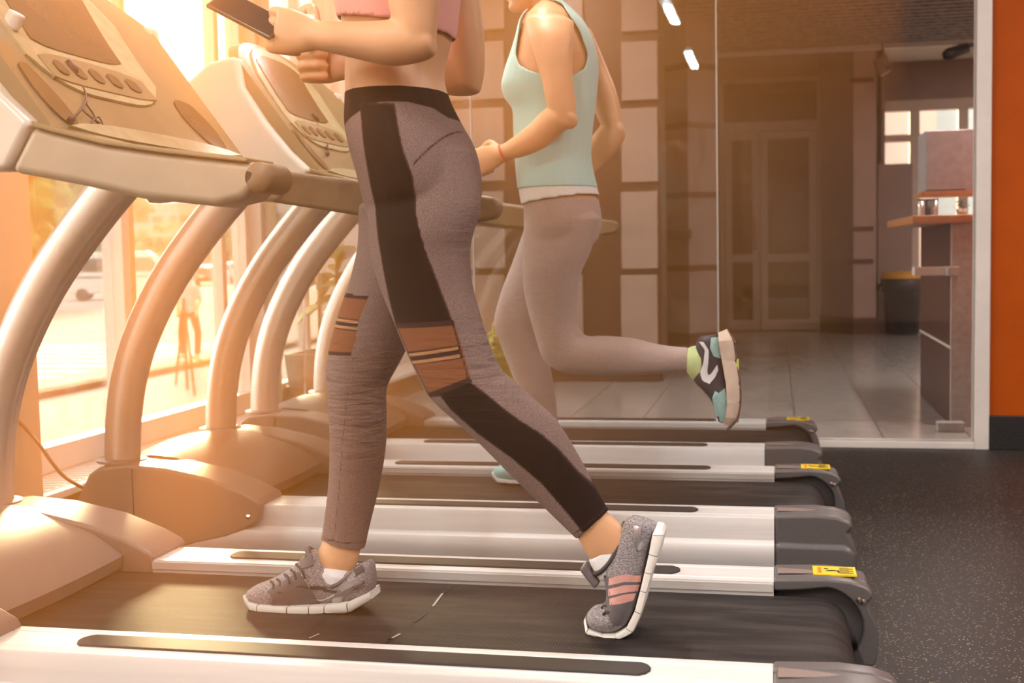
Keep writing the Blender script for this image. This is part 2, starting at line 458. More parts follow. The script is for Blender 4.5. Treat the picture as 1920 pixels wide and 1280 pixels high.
# corner post where the partition meets the window wall
cp = G(); cp.box(WX-0.06, -2.60, 5.955, 6.03, 0.0, CEIL)
struct(obj('trim_5', cp, 'white_frame', bevel=0.005))
struct(obj('trim_6', G().box(WX-0.06, -2.60, 6.03, 6.16, 0.0, CEIL), 'mullion_tan', bevel=0.005))
struct(obj('wall_window', G().box(WX-0.15, WX+0.04, 7.42, 16.4, 0.0, CEIL), 'white_wall'))
struct(obj('wall_window_low', G().box(WX-0.15, WX-0.04, -4.0, 7.42, -1.0, 0.162), 'pier_paint'))

GYM, LOBBY = 56, 46
# ceiling lamps of the gym: white channels with a diffuser each, hung in two rows
def ceiling_lamp(x, y, ln, energy, label, zc, group):
    t = thing('ceiling_lamp', label, 'lamp', (x, y, zc), group)
    obj('channel', G().box(-0.06, 0.06, -ln/2, ln/2, -0.06, -0.002), 'white_frame', t, bevel=0.008)
    obj('diffuser', G().box(-0.045, 0.045, -ln/2+0.03, ln/2-0.03, -0.075, -0.06), 'tube_white', t, bevel=0.005)
    l = bpy.data.lights.new('ceiling_lamp_light', 'AREA'); l.shape = 'RECTANGLE'; l.size = 0.09; l.size_y = ln-0.06
    l.energy = energy; l.color = (1.0, 0.885, 0.83)
    o = bpy.data.objects.new('lamp_light', l); COL.objects.link(o); o.parent = t; o.location = (0, 0, -0.10)
    return t
for k, (x, y) in enumerate(((-0.95, 0.4), (-0.95, 3.6), (2.4, 0.4), (2.4, 3.6), (-0.95, -2.6), (2.4, -2.6))):
    ceiling_lamp(x, y, 1.4, GYM, 'long white ceiling lamp above the gym floor', CEIL, 'gym ceiling lamps')

# ================================================================== THE LOBBY BEHIND THE GLASS
TW, TD = 0.42, 0.84
fl2 = struct(obj('floor', G().box(-2.62, 5.0, 6.06, 16.4, -0.10, -0.006), 'grout'), 'grey tiled lobby floor')
tile_me = to_mesh(G().box(0.003, TW-0.003, 0.003, TD-0.003, -0.012, 0.0), 'floor_tile')
tile_me.materials.append(MATS['tile'])
x0 = 0.098 - 7*TW
for i in range(17):
    for j in range(13):
        o = bpy.data.objects.new('floor_tile', tile_me); COL.objects.link(o)
        o.location = (x0 + i*TW if x0+i*TW > -2.9 else -2.9, 6.08 + j*TD - (0 if j else 0.0), 0); o.parent = fl2
struct(obj('ceiling', G().box(-2.9, 5.2, 6.0, 16.6, CEIL, CEIL+0.15), 'ceiling_paint'), 'lobby ceiling')
# slatted drop ceiling
sl = G()
for k in range(38):
    y = 6.6 + k*0.165
    sl.box(-0.9, 4.9, y, y+0.06, 2.93, 3.0)
s_ = obj('slat_ceiling', sl, 'slat_dark'); s_['kind'] = 'stuff'
tag(s_, 'dark slatted drop ceiling of the lobby', 'ceiling')
struct(obj('ceiling', G().box(-0.92, 4.95, 6.3, 12.85, 3.06, 3.1), 'dark_wood'), 'added dark board keeping the slat gaps dark')  # added board that darkens the gaps between the slats
struct(obj('trim_7', G().box(-0.95, 4.95, 12.85, 12.9, 2.9, CEIL), 'white_frame'))
for x, y in ((1.0, 7.4), (2.8, 7.4), (-1.7, 7.3), (3.6, 11.0), (1.5, 6.42)):  # lamps set out of view to brighten the lobby; last lights the counter end
    ceiling_lamp(x, y, 1.2 if y > 7 else 0.4, LOBBY if y > 7 else 30, 'lamp added out of view under the lobby ceiling', 2.93 if x > 0 else CEIL, 'added lobby lamps')

# back wall with the double door
DY = 14.45
dl, dr = at(1350, 400, DY).x, at(1541, 400, DY).x
dtop = at(1440, 146, DY).z
struct(obj('wall_lobby_back', G().box(WX, dl, DY, DY+0.15, 0, CEIL), 'dimmed_wall'))
struct(obj('wall_lobby_back', G().box(dr, 1.16, DY, DY+0.15, 0, CEIL), 'dimmed_wall'))
struct(obj('wall_lobby_back', G().box(dl, dr, DY, DY+0.15, dtop, CEIL), 'dimmed_wall'))
door = struct(bpy.data.objects.new('door_1', None), 'double glazed lobby door with a transom light'); COL.objects.link(door)
def dbox(u0, u1, v0, v1, ya, yb):
    p, q = at(u0, v1, DY), at(u1, v0, DY)
    return G().box(min(p.x, q.x), max(p.x, q.x), ya, yb, max(0.0, min(p.z, q.z)), max(p.z, q.z))
z_tr0, z_tr1 = at(1440, 228, DY).z, at(1440, 246, DY).z
fr = G()
fr.box(dl, dl+0.05, DY-0.03, DY+0.1, 0, dtop); fr.box(dr-0.05, dr, DY-0.03, DY+0.1, 0, dtop)
fr.box(dl+0.05, dr-0.05, DY-0.03, DY+0.1, dtop-0.05, dtop); fr.box(dl+0.05, dr-0.05, DY-0.03, DY+0.1, z_tr1, z_tr0)
obj('door_frame', fr, 'door_frame', door, bevel=0.006)
obj('transom_pane', G().box(dl+0.05, dr-0.05, DY+0.03, DY+0.04, z_tr0, dtop-0.05), 'door_glass', door)
xm = at(1425, 400, DY).x
zk0, zk1 = at(1440, 491, DY).z, at(1440, 476, DY).z
for a, b in ((dl+0.055, xm-0.004), (xm+0.004, dr-0.055)):
    lf = G(); s = 0.085
    lf.box(a, a+s, DY-0.02, DY+0.05, 0.01, z_tr1-0.005); lf.box(b-s, b, DY-0.02, DY+0.05, 0.01, z_tr1-0.005)
    lf.box(a+s, b-s, DY-0.02, DY+0.05, 0.01, 0.13); lf.box(a+s, b-s, DY-0.02, DY+0.05, z_tr1-0.09, z_tr1-0.005)
    lf.box(a+s, b-s, DY-0.02, DY+0.05, zk0, zk1)
    l_ = obj('door_leaf', lf, 'door_frame', door, bevel=0.005)
    obj('pane', G().box(a+s, b-s, DY+0.01, DY+0.02, 0.13, zk0), 'door_glass', l_)
    obj('pane', G().box(a+s, b-s, DY+0.01, DY+0.02, zk1, z_tr1-0.09), 'door_glass', l_)
hx = xm-0.05
obj('door_handle', G().tube([(hx, DY-0.02, 0.95), (hx, DY-0.09, 0.97), (hx, DY-0.09, 1.28), (hx, DY-0.02, 1.30)], 0.016, 8), 'counter_wood', door, smooth=True)
# vestibule beyond the door
struct(obj('wall_vestibule', G().box(dl-0.3, dr+0.3, 17.0, 17.1, 0, CEIL), 'dimmed_wall'))
struct(obj('wall_vestibule', G().box(dl-0.4, dl-0.3, DY+0.15, 17.1, 0, CEIL), 'dimmed_wall'))
struct(obj('wall_vestibule', G().box(dr+0.3, dr+0.4, DY+0.15, 17.1, 0, CEIL), 'dimmed_wall'))
struct(obj('floor', G().box(dl-0.3, dr+0.3, 16.4, 17.1, -0.1, 0), 'tile'), 'vestibule floor')
struct(obj('ceiling', G().box(dl-0.4, dr+0.4, 16.6, 17.1, CEIL, CEIL+0.1), 'ceiling_paint'), 'vestibule ceiling')
p = at(1438, 376, 16.9); q = at(1506, 360, 16.9)
tag(obj('reflection_strip', G().box(p.x, q.x, 16.97, 17.0, p.z, q.z), 'lilac'), 'lilac strip painting a reflection in the double door', 'sign')  # painted stand-in for a lilac reflection in the door glass
p = at(1448, 470, 16.9); q = at(1496, 385, 16.9)
tag(obj('pane_reflection', G().box(p.x, q.x, 16.975, 17.0, p.z, q.z), 'facade_blue'), 'pale blue sheet painting the reflection in the door pane', 'painted_reflection')  # paints the bluish reflection of the door panes

# white pier with dark slots, right of the door
PY = 13.75
pa, pb, pc = at(1541, 400, PY+0.2).x, at(1600, 400, PY).x, at(1643, 400, PY).x
pier = G().prismz([(pa, PY+0.65), (pb, PY), (pc, PY), (pc, PY+0.65)], 0.18, CEIL)
pr = struct(obj('wall_pillar', pier, 'panel_cream', bevel=0.004), 'pale pillar with dark slots right of the lobby door')
for v in (150, 429, 490):
    z = at(1620, v, PY).z
    obj('slot', G().box(pb-0.03, pc-0.03, PY-0.012, PY+0.02, z-0.026, z+0.026), 'dark_wood', pr)
struct(obj('baseboard_pillar', G().prismz([(pa-0.01, PY+0.66), (pb, PY-0.015), (pc+0.01, PY-0.015), (pc+0.01, PY+0.66)], 0, 0.18), 'dark_wood'))

# panelled storage unit: cream panels in dark wooden bands
UY = 8.9
unit = thing('panel_unit', 'tall storage unit of cream panels between dark wooden bands', 'cabinet', (at(1060, 500, UY).x, UY, 0))
def upart(name, u0, u1, v0, v1, y0, y1, m, bv=0.003):
    p, q = at(u0, v1, UY), at(u1, v0, UY)
    o = obj(name, G().box(p.x-unit.location.x, q.x-unit.location.x, y0-UY, y1-UY, max(0, p.z), q.z), m, unit, bevel=bv)
    return o
upart('carcass', 840, 1234, -42, 722, UY+0.03, UY+0.45, 'dark_wood')
for u0, u1 in ((842, 944), (986, 1092), (1166, 1232)):
    for v0, v1 in ((-40, 60), (76, 189), (201, 342), (358, 504), (515, 686)):
        upart('door', u0, u1, v0, v1, UY-0.01, UY+0.03, 'panel_cream')
upart('plinth', 840, 1234, 690, 722, UY-0.02, UY+0.03, 'dark_wood')
# banded corner pier behind it
BY = 10.6
bl, bc, br = at(1238, 400, BY+0.25), at(1291, 400, BY), at(1347, 400, BY+0.25)
poly = [(bl.x, bl.y), (bc.x, bc.y), (br.x, br.y), (bc.x+0.02, BY+0.6)]
bp_ = struct(obj('wall_corner_pier', G().prismz(poly, 0.0, CEIL), 'dimmed_wall'), 'corner pier with dark bands behind the glass joint')
for v in (122, 233, 365, 503, 640):
    z = at(1291, v, BY).z
    h = 0.026 if v < 600 else 0.07
    k = 1.02
    pl = [((x-bc.x)*k+bc.x, (y-BY)*k+BY-0.006) for x, y in poly]
    obj('band', G().prismz(pl, max(0, z-h), z+h), 'dark_wood', bp_)
p = at(1240, 447, BY-0.1); q = at(1296, 430, BY-0.1)
tag(obj('wall_shelf', G().box(p.x, q.x, BY-0.14, BY+0.12, p.z, q.z), 'dark_wood', bevel=0.004), 'small dark wooden shelf on the banded pier', 'shelf')

# far window of the lobby, right
FY = 16.3
struct(obj('wall_lobby_far', G().box(1.16, 5.0, FY, FY+0.15, at(1730, 186, FY).z, CEIL), 'dimmed_wall'))
struct(obj('wall_lobby_far', G().box(1.16, 5.0, FY, FY+0.15, 0, 0.25), 'dimmed_wall'))
struct(obj('wall_lobby_far', G().box(1.10, 1.2, DY, FY+0.15, 0, CEIL), 'dimmed_wall'))
zt = at(1730, 186, FY).z
w = struct(obj('window_9', G().box(1.2, 5.0, FY, FY+0.1, zt-0.14, zt).box(1.2, 5.0, FY, FY+0.1, 0.25, 0.34), 'white_frame', bevel=0.01), 'far lobby window')
for u in (1648, 1715, 1806, 1850):
    x = at(u, 250, FY).x
    obj('mullion', G().box(x-0.06, x+0.06, FY, FY+0.1, 0.34, zt-0.14), 'white_frame', w)
z = at(1700, 258, FY).z
obj('crossbar', G().box(1.2, 5.0, FY-0.01, FY+0.08, z-0.05, z+0.04), 'white_frame', w)
obj('pane', G().box(1.2, 5.0, FY+0.04, FY+0.05, 0.34, zt-0.14), 'window_glass', w)
# grey partition panel in front of it
p = at(1646, 400, 14.3); q = at(1711, 306, 14.3)
struct(obj('wall_grey_panel', G().box(p.x, q.x, 14.3, 14.45, 0, q.z), 'dimmed_wall'))

# waste bin
bx = atz(1697, 629, 0.0)
bn = thing('waste_bin', 'black plastic waste bin with an orange lid by the grey panel', 'bin', (bx.x, bx.y+0.25, 0))
obj('body', G().lathe([(0.0, 0.0), (0.165, 0.0), (0.18, 0.02), (0.20, 0.45), (0.225, 0.46), (0.235, 0.60), (0.22, 0.605), (0.0, 0.58)], n=28), 'bin_black', bn, smooth=True)
obj('lid', G().lathe([(0.0, 0.585), (0.232, 0.585), (0.236, 0.61), (0.21, 0.665), (0.19, 0.672), (0.0, 0.672)], n=28), 'bin_lid', bn, smooth=True)
for s in (-1, 1):
    obj('handle', G().tube([(s*0.20, -0.05, 0.56), (s*0.255, -0.05, 0.52), (s*0.255, 0.0, 0.47), (s*0.255, 0.05, 0.52), (s*0.20, 0.05, 0.56)], 0.014, 8), 'bin_black', bn, smooth=True)

# bar counter close behind the glass
CYN = 6.72
ct = thing('bar_counter', 'narrow bar counter with a wooden top behind the right pane', 'counter', (0.86, CYN, 0))
xa, xb = at(1783, 600, CYN).x-0.86, 1.6
ztop = at(1780, 418, CYN).z
obj('end_panel', G().box(xa, xb, 0.0, 0.03, 0.0, ztop), 'panel_grey', ct, bevel=0.003)
y2 = atz(1743, 740, 0.0).y - CYN
obj('side_panel', G().box(xa+0.004, xa+0.03, 0.03, y2, 0.0, ztop), 'dark_wood', ct, bevel=0.002)
obj('side_seam', G().box(xa, xa+0.006, 0.03, y2, 0.405, 0.417), 'white_frame', ct)
x_l = at(1699, 410, CYN+0.3).x-0.86
obj('worktop', G().box(x_l, xb, -0.03, y2+0.05, ztop, ztop+0.042), 'counter_wood', ct, bevel=0.004)
zb = at(1750, 508, CYN+0.1).z
obj('foot_rail', G().box(at(1712, 508, CYN+0.1).x-0.86, xa+0.0, 0.05, 0.15, zb-0.022, zb+0.022), 'white_frame', ct, bevel=0.004)
obj('foot_rail_bracket', G().box(xa-0.02, xa+0.035, -0.02, 0.16, zb-0.024, zb+0.024), 'panel_grey', ct, bevel=0.003)
# grey low kick block with a white leg at the counter's foot
p = atz(1772, 790, 0.0)
tag(obj('floor_step', G().prismz([(at(1762, 745, 7.3).x, 7.75), (at(1790, 790, 6.9).x, 6.85), (1.5, 6.85), (1.5, 7.75)], 0.0, 0.11).box(0.80, 0.93, 6.5, 6.58, 0, 0.05), 'panel_grey', bevel=0.004),
    'low grey step at the foot of the bar counter', 'step')
# jars on the counter
zz = ztop + 0.042
for k, (u, m, lab) in enumerate(((1727, 'tin_silver', 'leftmost silver tin on the bar counter'), (1740, 'anthracite', 'dark tin between two silver tins on the bar counter'), (1753, 'tin_silver', 'rightmost silver tin on the bar counter'))):
    x = at(u, 390, CYN+0.14).x
    t = thing('tin', lab, 'tin', (x, CYN+0.14, zz), 'tins on the bar counter')
    obj('can', G().lathe([(0, 0), (0.016, 0), (0.017, 0.004), (0.017, 0.083), (0, 0.083)], n=16), m, t, smooth=True)
    obj('lid', G().lathe([(0, 0.083), (0.018, 0.083), (0.018, 0.09), (0, 0.09)], n=16), 'anthracite', t)
hb = thing('herb_pot', 'small green herb in a pot on the bar counter', 'plant', (at(1803, 400, CYN+0.16).x, CYN+0.16, zz))
obj('pot', G().lathe([(0, 0), (0.022, 0), (0.028, 0.035), (0.026, 0.035), (0.0, 0.03)], n=14), 'white_frame', hb, smooth=True)
hl = G()
for k in range(26):
    a = random.uniform(0, 6.28); r = random.uniform(0.0, 0.05); z = random.uniform(0.04, 0.075)
    c = Vector((r*math.cos(a), r*math.sin(a), z)); d = Vector((math.cos(a), math.sin(a), 0.3))*0.012; s = Vector((-math.sin(a), math.cos(a), 0.2))*0.006
    hl.add([c-d, c+s, c+d, c-s, c+Vector((0, 0, 0.002))], [(0, 1, 4), (1, 2, 4), (2, 3, 4), (3, 0, 4), (3, 2, 1, 0)])
obj('leaves', hl, 'leaf', hb)
# hanging cabinet above the counter
p = at(1735, 359, CYN+0.15); q = at(1812, 242, CYN+0.15)
hc = thing('wall_cabinet', 'grey box cabinet hung above the bar counter', 'cabinet', (p.x, CYN+0.15, p.z))
obj('body', G().box(0, 0.8, 0.0, 0.35, 0, q.z-p.z), 'monitor_grey', hc, bevel=0.004)
obj('door', G().box(0.004, q.x-p.x, -0.016, 0.0, 0.006, q.z-p.z-0.004), 'monitor_grey', hc, bevel=0.003)
obj('shelf_edge', G().box(-0.02, 0.8, -0.02, 0.35, -0.022, 0), 'counter_wood', hc, bevel=0.002)
obj('support_post', G().box(0.5, 0.54, 0.1, 0.14, zz-p.z, -0.02), 'panel_grey', hc)
# speaker cube and spotlight under the lobby ceiling
p = at(1655, 123, 12.6)
sp = thing('ceiling_speaker', 'small dark speaker cube tilted under the lobby ceiling', 'speaker', p)
obj('case', G().obox((0, 0, 0), (0.055, 0, 0.03), (0, 0.06, 0), (-0.03, 0, 0.075)), 'slat_dark', sp, bevel=0.005)
obj('bracket', G().tube([(0, 0, 0.05), (0, 0.02, CEIL-p.z)], 0.012, 8), 'slat_dark', sp)
p = at(1792, 97, 10.5)
sl_ = thing('spotlight', 'black spotlight on a bar below the slatted ceiling', 'lamp', p)
obj('head', G().lathe([(0.0, -0.10), (0.045, -0.10), (0.05, 0.06), (0.03, 0.10), (0, 0.10)], n=16, axis=(-0.9, -0.2, -0.3)), 'black_plastic', sl_, smooth=True)
obj('bar', G().box(0.02, 0.9, -0.02, 0.02, 0.03, 0.06), 'black_plastic', sl_)
obj('rod', G().tube([(0.3, 0, 0.06), (0.3, 0, 2.93-p.z)], 0.01, 8), 'black_plastic', sl_)

# planter on the bench behind the corner pane: rubber plant and a red-flowered plant
PX, PYY = -2.52, 6.62
pl = thing('rubber_plant', 'rubber plant with broad leaves in a grey planter box on the window bench', 'plant', (PX, PYY, 0.162))
pg = G()
pg.add([(-0.10,-0.30,0),(0.10,-0.30,0),(0.10,0.30,0),(-0.10,0.30,0),(-0.12,-0.33,0.26),(0.12,-0.33,0.26),(0.12,0.33,0.26),(-0.12,0.33,0.26),
        (-0.105,-0.315,0.26),(0.105,-0.315,0.26),(0.105,0.315,0.26),(-0.105,0.315,0.26),(-0.10,-0.31,0.22),(0.10,-0.31,0.22),(0.10,0.31,0.22),(-0.10,0.31,0.22)],
       [(3,2,1,0),(0,1,5,4),(1,2,6,5),(2,3,7,6),(3,0,4,7),(4,5,9,8),(5,6,10,9),(6,7,11,10),(7,4,8,11),(8,9,13,12),(9,10,14,13),(10,11,15,14),(11,8,12,15)])
pg.box(-0.125, 0.125, -0.335, 0.335, 0.075, 0.085)
obj('planter', pg, 'pot_grey', pl)
obj('soil', G().box(-0.10, 0.10, -0.31, 0.31, 0.20, 0.222), 'soil', pl)
def leaf_mesh(L, Wd, curl):
    rings = []
    for k in range(7):
        t = k/6; w_ = Wd*math.sin(math.pi*min(1, t*0.96+0.03))**0.75
        z = -curl*t*t
        rings.append([(t*L, -w_, z+0.02*w_/Wd), (t*L, 0, z), (t*L, w_, z+0.02*w_/Wd), (t*L, 0, z-0.003)])
    return G().loft(rings)
def put_leaf(parent, base, az, el, L, Wd, curl, m, roll=0.0):
    o = obj('leaf', leaf_mesh(L, Wd, curl), m, parent, smooth=True)
    o.location = base; o.rotation_euler = (roll, -el, az)
    return o
st = G(); tops = []
for (x, y, dx, dy, h) in ((0.0, -0.10, 0.04, -0.05, 1.05), (0.03, 0.05, 0.07, 0.0, 0.85), (-0.02, 0.2, 0.02, 0.06, 1.15)):
    path = [(x + dx*t*t, y + dy*t + 0.02*math.sin(5*t), 0.2 + h*t) for t in [k/8 for k in range(9)]]
    st.tube(path, [0.012-0.006*k/8 for k in range(9)], 7)
    tops.append((path, h))
obj('stems', st, 'stem', pl, smooth=True)
for path, h in tops:
    for k in range(9):
        t = 0.30 + 0.70*k/8
        i = min(int(t*8), 7); pt = Vector(path[i]).lerp(Vector(path[i+1]), t*8-i)
        put_leaf(pl, pt, k*2.4 + h*3, random.uniform(-0.5, 0.7), random.uniform(0.15, 0.22), random.uniform(0.045, 0.065), random.uniform(0.03, 0.09), 'leaf' if k % 3 else 'leaf_pale', random.uniform(-0.6, 0.6))
fp = thing('flowering_plant', 'small red flowered plant with pale leaves beside the rubber plant', 'plant', (-2.44, 6.78, 0.162+0.222))
obj('stems', G().tube([(0, 0, 0), (0.01, 0, 0.15), (0.0, 0.01, 0.30)], 0.006, 6).tube([(0, 0, 0.1), (0.05, 0.0, 0.2)], 0.004, 6).tube([(0, 0, 0.15), (-0.05, 0, 0.26)], 0.004, 6), 'leaf_pale', fp)
for k in range(14):
    put_leaf(fp, (0.0, 0, 0.08+0.016*k), k*2.39, 0.5, 0.07, 0.016, 0.02, 'leaf_pale')
fb = G()
for k in range(5):
    a = k*1.2566
    fb.loft([[(0.0, 0.0, 0.30), (0.004, 0, 0.30), (0.004, 0.004, 0.30), (0, 0.004, 0.30)],
             [(0.02*math.cos(a), 0.02*math.sin(a), 0.325), (0.02*math.cos(a+0.7), 0.02*math.sin(a+0.7), 0.325), (0.018*math.cos(a+0.7), 0.018*math.sin(a+0.7), 0.33), (0.018*math.cos(a), 0.018*math.sin(a), 0.33)],
             [(0.012*math.cos(a), 0.012*math.sin(a), 0.36), (0.012*math.cos(a+0.6), 0.012*math.sin(a+0.6), 0.36), (0.01*math.cos(a+0.6), 0.01*math.sin(a+0.6), 0.362), (0.01*math.cos(a), 0.01*math.sin(a), 0.362)]])
fo = obj('flower', fb, 'petal_red', fp); fo.location = (-0.05, 0, -0.04)
# thin cane leaning by the planter
tag(obj('plant_cane', G().tube([at(573, 775, 5.9), at(570, 560, 6.3)], 0.006, 7), 'stone' if 'stone' in MATS else 'sill_stone', smooth=True), 'thin pale cane standing in front of the planter box', 'cane')
# shaggy yellow bundle behind the glass
bq = at(948, 736, 6.55)
yb = G()
for k in range(150):
    t = random.random(); a = random.uniform(0, 6.28)
    z = 0.02 + 0.36*t; R = 0.10*math.sin(math.pi*(0.12+0.80*t))**0.6 * random.uniform(0.75, 1.0)
    yb.ico((R*math.cos(a), R*math.sin(a), z), random.uniform(0.018, 0.032), 1, 0, 0.25, (1, 1, 0.8))
yb.lathe([(0, 0), (0.085, 0.0), (0.095, 0.15), (0.085, 0.30), (0.03, 0.37), (0, 0.37)], n=12)
yo = obj('yellow_bundle', yb, 'straw', smooth=True); yo.location = (bq.x, 6.55, 0.0 if False else max(0.0, bq.z))
st_ = thing('plant_stand', 'low dark stand under the yellow bundle', 'stand', (bq.x, 6.55, 0))
obj('top', G().box(-0.14, 0.14, -0.14, 0.14, yo.location.z-0.03, yo.location.z), 'dark_wood', st_, bevel=0.004)
for sx in (-1, 1):
    for sy in (-1, 1):
        obj('leg', G().box(sx*0.12-0.015, sx*0.12+0.015, sy*0.12-0.015, sy*0.12+0.015, 0, max(0.02, yo.location.z-0.03)), 'dark_wood', st_)
tag(yo, 'shaggy yellow bundle standing behind the runner in aqua', 'ornament')

# ================================================================== THE STREET
GZ = -1.0
struct(obj('ground', G().box(-160, -10.6, -60, 170, GZ-0.3, GZ-0.02), 'asphalt'), 'sunlit street')
struct(obj('pavement', G().box(-10.3, WX-0.15, -60, 170, GZ-0.3, GZ), 'pavement'), 'pavement outside the windows')
struct(obj('street_beyond', G().box(WX-0.15, 40, 17.1, 170, GZ-0.3, GZ), 'pavement'), 'ground behind the building')
for k in range(46):
    y = 5 + k*1.02
    yellow = 19.8 < y < 21.9
    o = obj('kerb_stone', G().box(-10.62, -10.28, y, y+1.0, GZ-0.2, GZ+0.10), 'kerb_yellow' if yellow else 'kerb_red', bevel=0.02)
    o.parent = bpy.data.objects['pavement']
road = bpy.data.objects['ground']
for k in range(9):
    d = obj('crossing_stripe', G().box(-19.0, -12.0, 17.4+k*1.05, 17.95+k*1.05, GZ-0.03, GZ-0.008), 'road_white', road)
for k in range(7):
    obj('lane_mark', G().box(-26.0, -25.8, 22+k*7, 25.5+k*7, GZ-0.03, GZ-0.008), 'road_white', road)

def car(name, label, loc, heading, L, Wd, H, m, van=False, stripe=False):
    t = thing(name, label, 'van' if van else 'car', loc)
    t.rotation_euler = (0, 0, heading)
    if van:
        prof = [(-L/2, 0.35), (-L/2, H*0.55), (-L/2+0.08, H*0.92), (-L/2+0.3, H), (L/2-1.35, H), (L/2-0.95, H*0.93), (L/2-0.35, H*0.56), (L/2-0.05, H*0.48), (L/2, 0.6), (L/2, 0.35)]
        gl = [(-L/2+0.45, H*0.60), (-L/2+0.45, H*0.86), (L/2-1.15, H*0.88), (L/2-0.55, H*0.58)]
    else:
        prof = [(-L/2, 0.35), (-L/2, H*0.62), (-L/2+0.35, H*0.66), (-L/2+0.75, H*0.97), (-L/2+1.1, H), (L*0.08, H), (L*0.20, H*0.95), (L*0.34, H*0.62), (L/2-0.15, H*0.52), (L/2, H*0.42), (L/2, 0.3)]
        gl = [(-L/2+0.62, H*0.66), (-L/2+0.95, H*0.93), (L*0.15, H*0.93), (L*0.29, H*0.64)]
    obj('body', G().prism(prof, -Wd/2, Wd/2), m, t, bevel=0.09, seg=3)
    for s in (-1, 1):
        obj('side_window', G().prism(gl, s*(Wd/2-0.02), s*(Wd/2+0.012)), 'car_glass', t)
    a, b = (prof[5], prof[6]) if van else (prof[6], prof[7])
    obj('windscreen', G().add([(a[0]+0.04, -Wd/2+0.12, a[1]-0.04), (a[0]+0.04, Wd/2-0.12, a[1]-0.04), (b[0]+0.06, Wd/2-0.12, b[1]+0.04), (b[0]+0.06, -Wd/2+0.12, b[1]+0.04),
                               (a[0]-0.1, -Wd/2+0.12, a[1]-0.1), (a[0]-0.1, Wd/2-0.12, a[1]-0.1), (b[0]-0.2, Wd/2-0.12, b[1]-0.05), (b[0]-0.2, -Wd/2+0.12, b[1]-0.05)],
                              [(0,1,2,3),(7,6,5,4),(0,4,5,1),(1,5,6,2),(2,6,7,3),(3,7,4,0)]), 'car_glass', t)
    for s in (-1, 1):
        for x in (-L*0.31, L*0.31):
            obj('wheel', G().lathe([(0, -0.11), (0.30, -0.11), (0.33, -0.08), (0.33, 0.08), (0.30, 0.11), (0, 0.11)], (x, s*(Wd/2-0.10), 0.33), 18, axis=(0, 1, 0)), 'tyre', t)
        obj('headlamp', G().ico((L/2-0.03, s*(Wd/2-0.25), 0.68), 0.14, 2, 0, 0, (0.4, 1, 0.7)), 'lamp_glass', t, smooth=True)
    obj('bumper', G().box(L/2-0.1, L/2+0.06, -Wd/2+0.05, Wd/2-0.05, 0.3, 0.5).box(-L/2-0.06, -L/2+0.1, -Wd/2+0.05, Wd/2-0.05, 0.3, 0.52), 'anthracite', t, bevel=0.03)
    if stripe:
        obj('stripe', G().box(-L/2+0.05, L/2-0.5, -Wd/2-0.012, -Wd/2+0.02, H*0.47, H*0.50), 'car_teal', t)
    return t
car('delivery_van', 'white van with a teal stripe parked across the street', (-33.0, 57.5, GZ-0.02), 0.42, 5.6, 2.1, 2.45, 'car_white', True, True)
car('dark_car', 'dark reddish car with bright headlamps facing the gym', (-43.0, 88.0, GZ-0.02), -1.05, 4.3, 1.75, 1.5, 'car_red')
car('white_car', 'white car beside the dark car far down the street', (-43.5, 94.0, GZ-0.02), -0.75, 4.6, 1.85, 1.7, 'car_white')
car('white_car', 'white car half hidden beside the tan pier', (-28.5, 38.5, GZ-0.02), 0.5, 4.4, 1.8, 2.3, 'car_white', True)

def blob_tree(label, loc, h, r, m, n=70):
    t = thing('street_tree', label, 'tree', loc)
    obj('trunk', G().tube([(0, 0, 0), (0.1, 0, h*0.3), (0, 0.1, h*0.7)], [0.22, 0.17, 0.08], 8), 'bark', t, smooth=True)
    c = G()
    for k in range(n):
        a = random.uniform(0, 6.28); q = random.random()**0.5; z = random.uniform(-1, 1)
        rr = math.sqrt(max(0.05, 1-z*z))*q*r
        c.ico((rr*math.cos(a), rr*math.sin(a), h*0.66 + z*h*0.34), r*random.uniform(0.16, 0.30), 2, 0, 0.22)
    obj('crown', c, m, t)
for (u, Y, h, r, m, lab) in ((92, 66, 9.0, 3.2, 'foliage', 'green street tree seen right beside the tan pier'), (178, 74, 8.2, 3.2, 'foliage', 'second green street tree from the tan pier'),
                             (318, 118, 5.2, 3.4, 'foliage_warm', 'pale bushy tree behind the white van roof'), (455, 120, 5.0, 3.4, 'foliage_warm', 'pale bushy tree behind the white and dark cars'),
                             (0, 42, 7.0, 2.6, 'foliage', 'green street tree hidden mostly behind the tan pier')):
    q = at(u, 480, Y)
    blob_tree(lab, (q.x, Y, GZ-0.02), h, r, m)
q = at(385, 400, 135)
bd = thing('street_building', 'long white building with banded windows across the street', 'building', (q.x-4, 140, GZ))
bd.rotation_euler = (0, 0, 0.3)
obj('wall', G().box(-20, 26, 0, 8, 0, 9.0), 'facade', bd)
for z in (4.6, 6.6):
    for k in range(11):
        obj('window', G().box(-18.8+k*4, -15.8+k*4, -0.08, 0.1, z, z+0.9), 'facade_glass', bd)
sg = at(335, 410, 60)
sb = thing('street_sign_frame', 'thin white sign frame on a pole across the street', 'sign', (sg.x, 60, GZ))
obj('pole', G().tube([(0, 0, 0), (0, 0, 5.0)], 0.09, 8), 'facade', sb)
obj('board', G().box(-1.7, 1.7, -0.06, 0.06, 3.2, 3.35).box(-1.7, 1.7, -0.06, 0.06, 4.3, 4.45).box(-1.7, -1.6, -0.06, 0.06, 3.35, 4.3).box(1.6, 1.7, -0.06, 0.06, 3.35, 4.3), 'facade', sb)
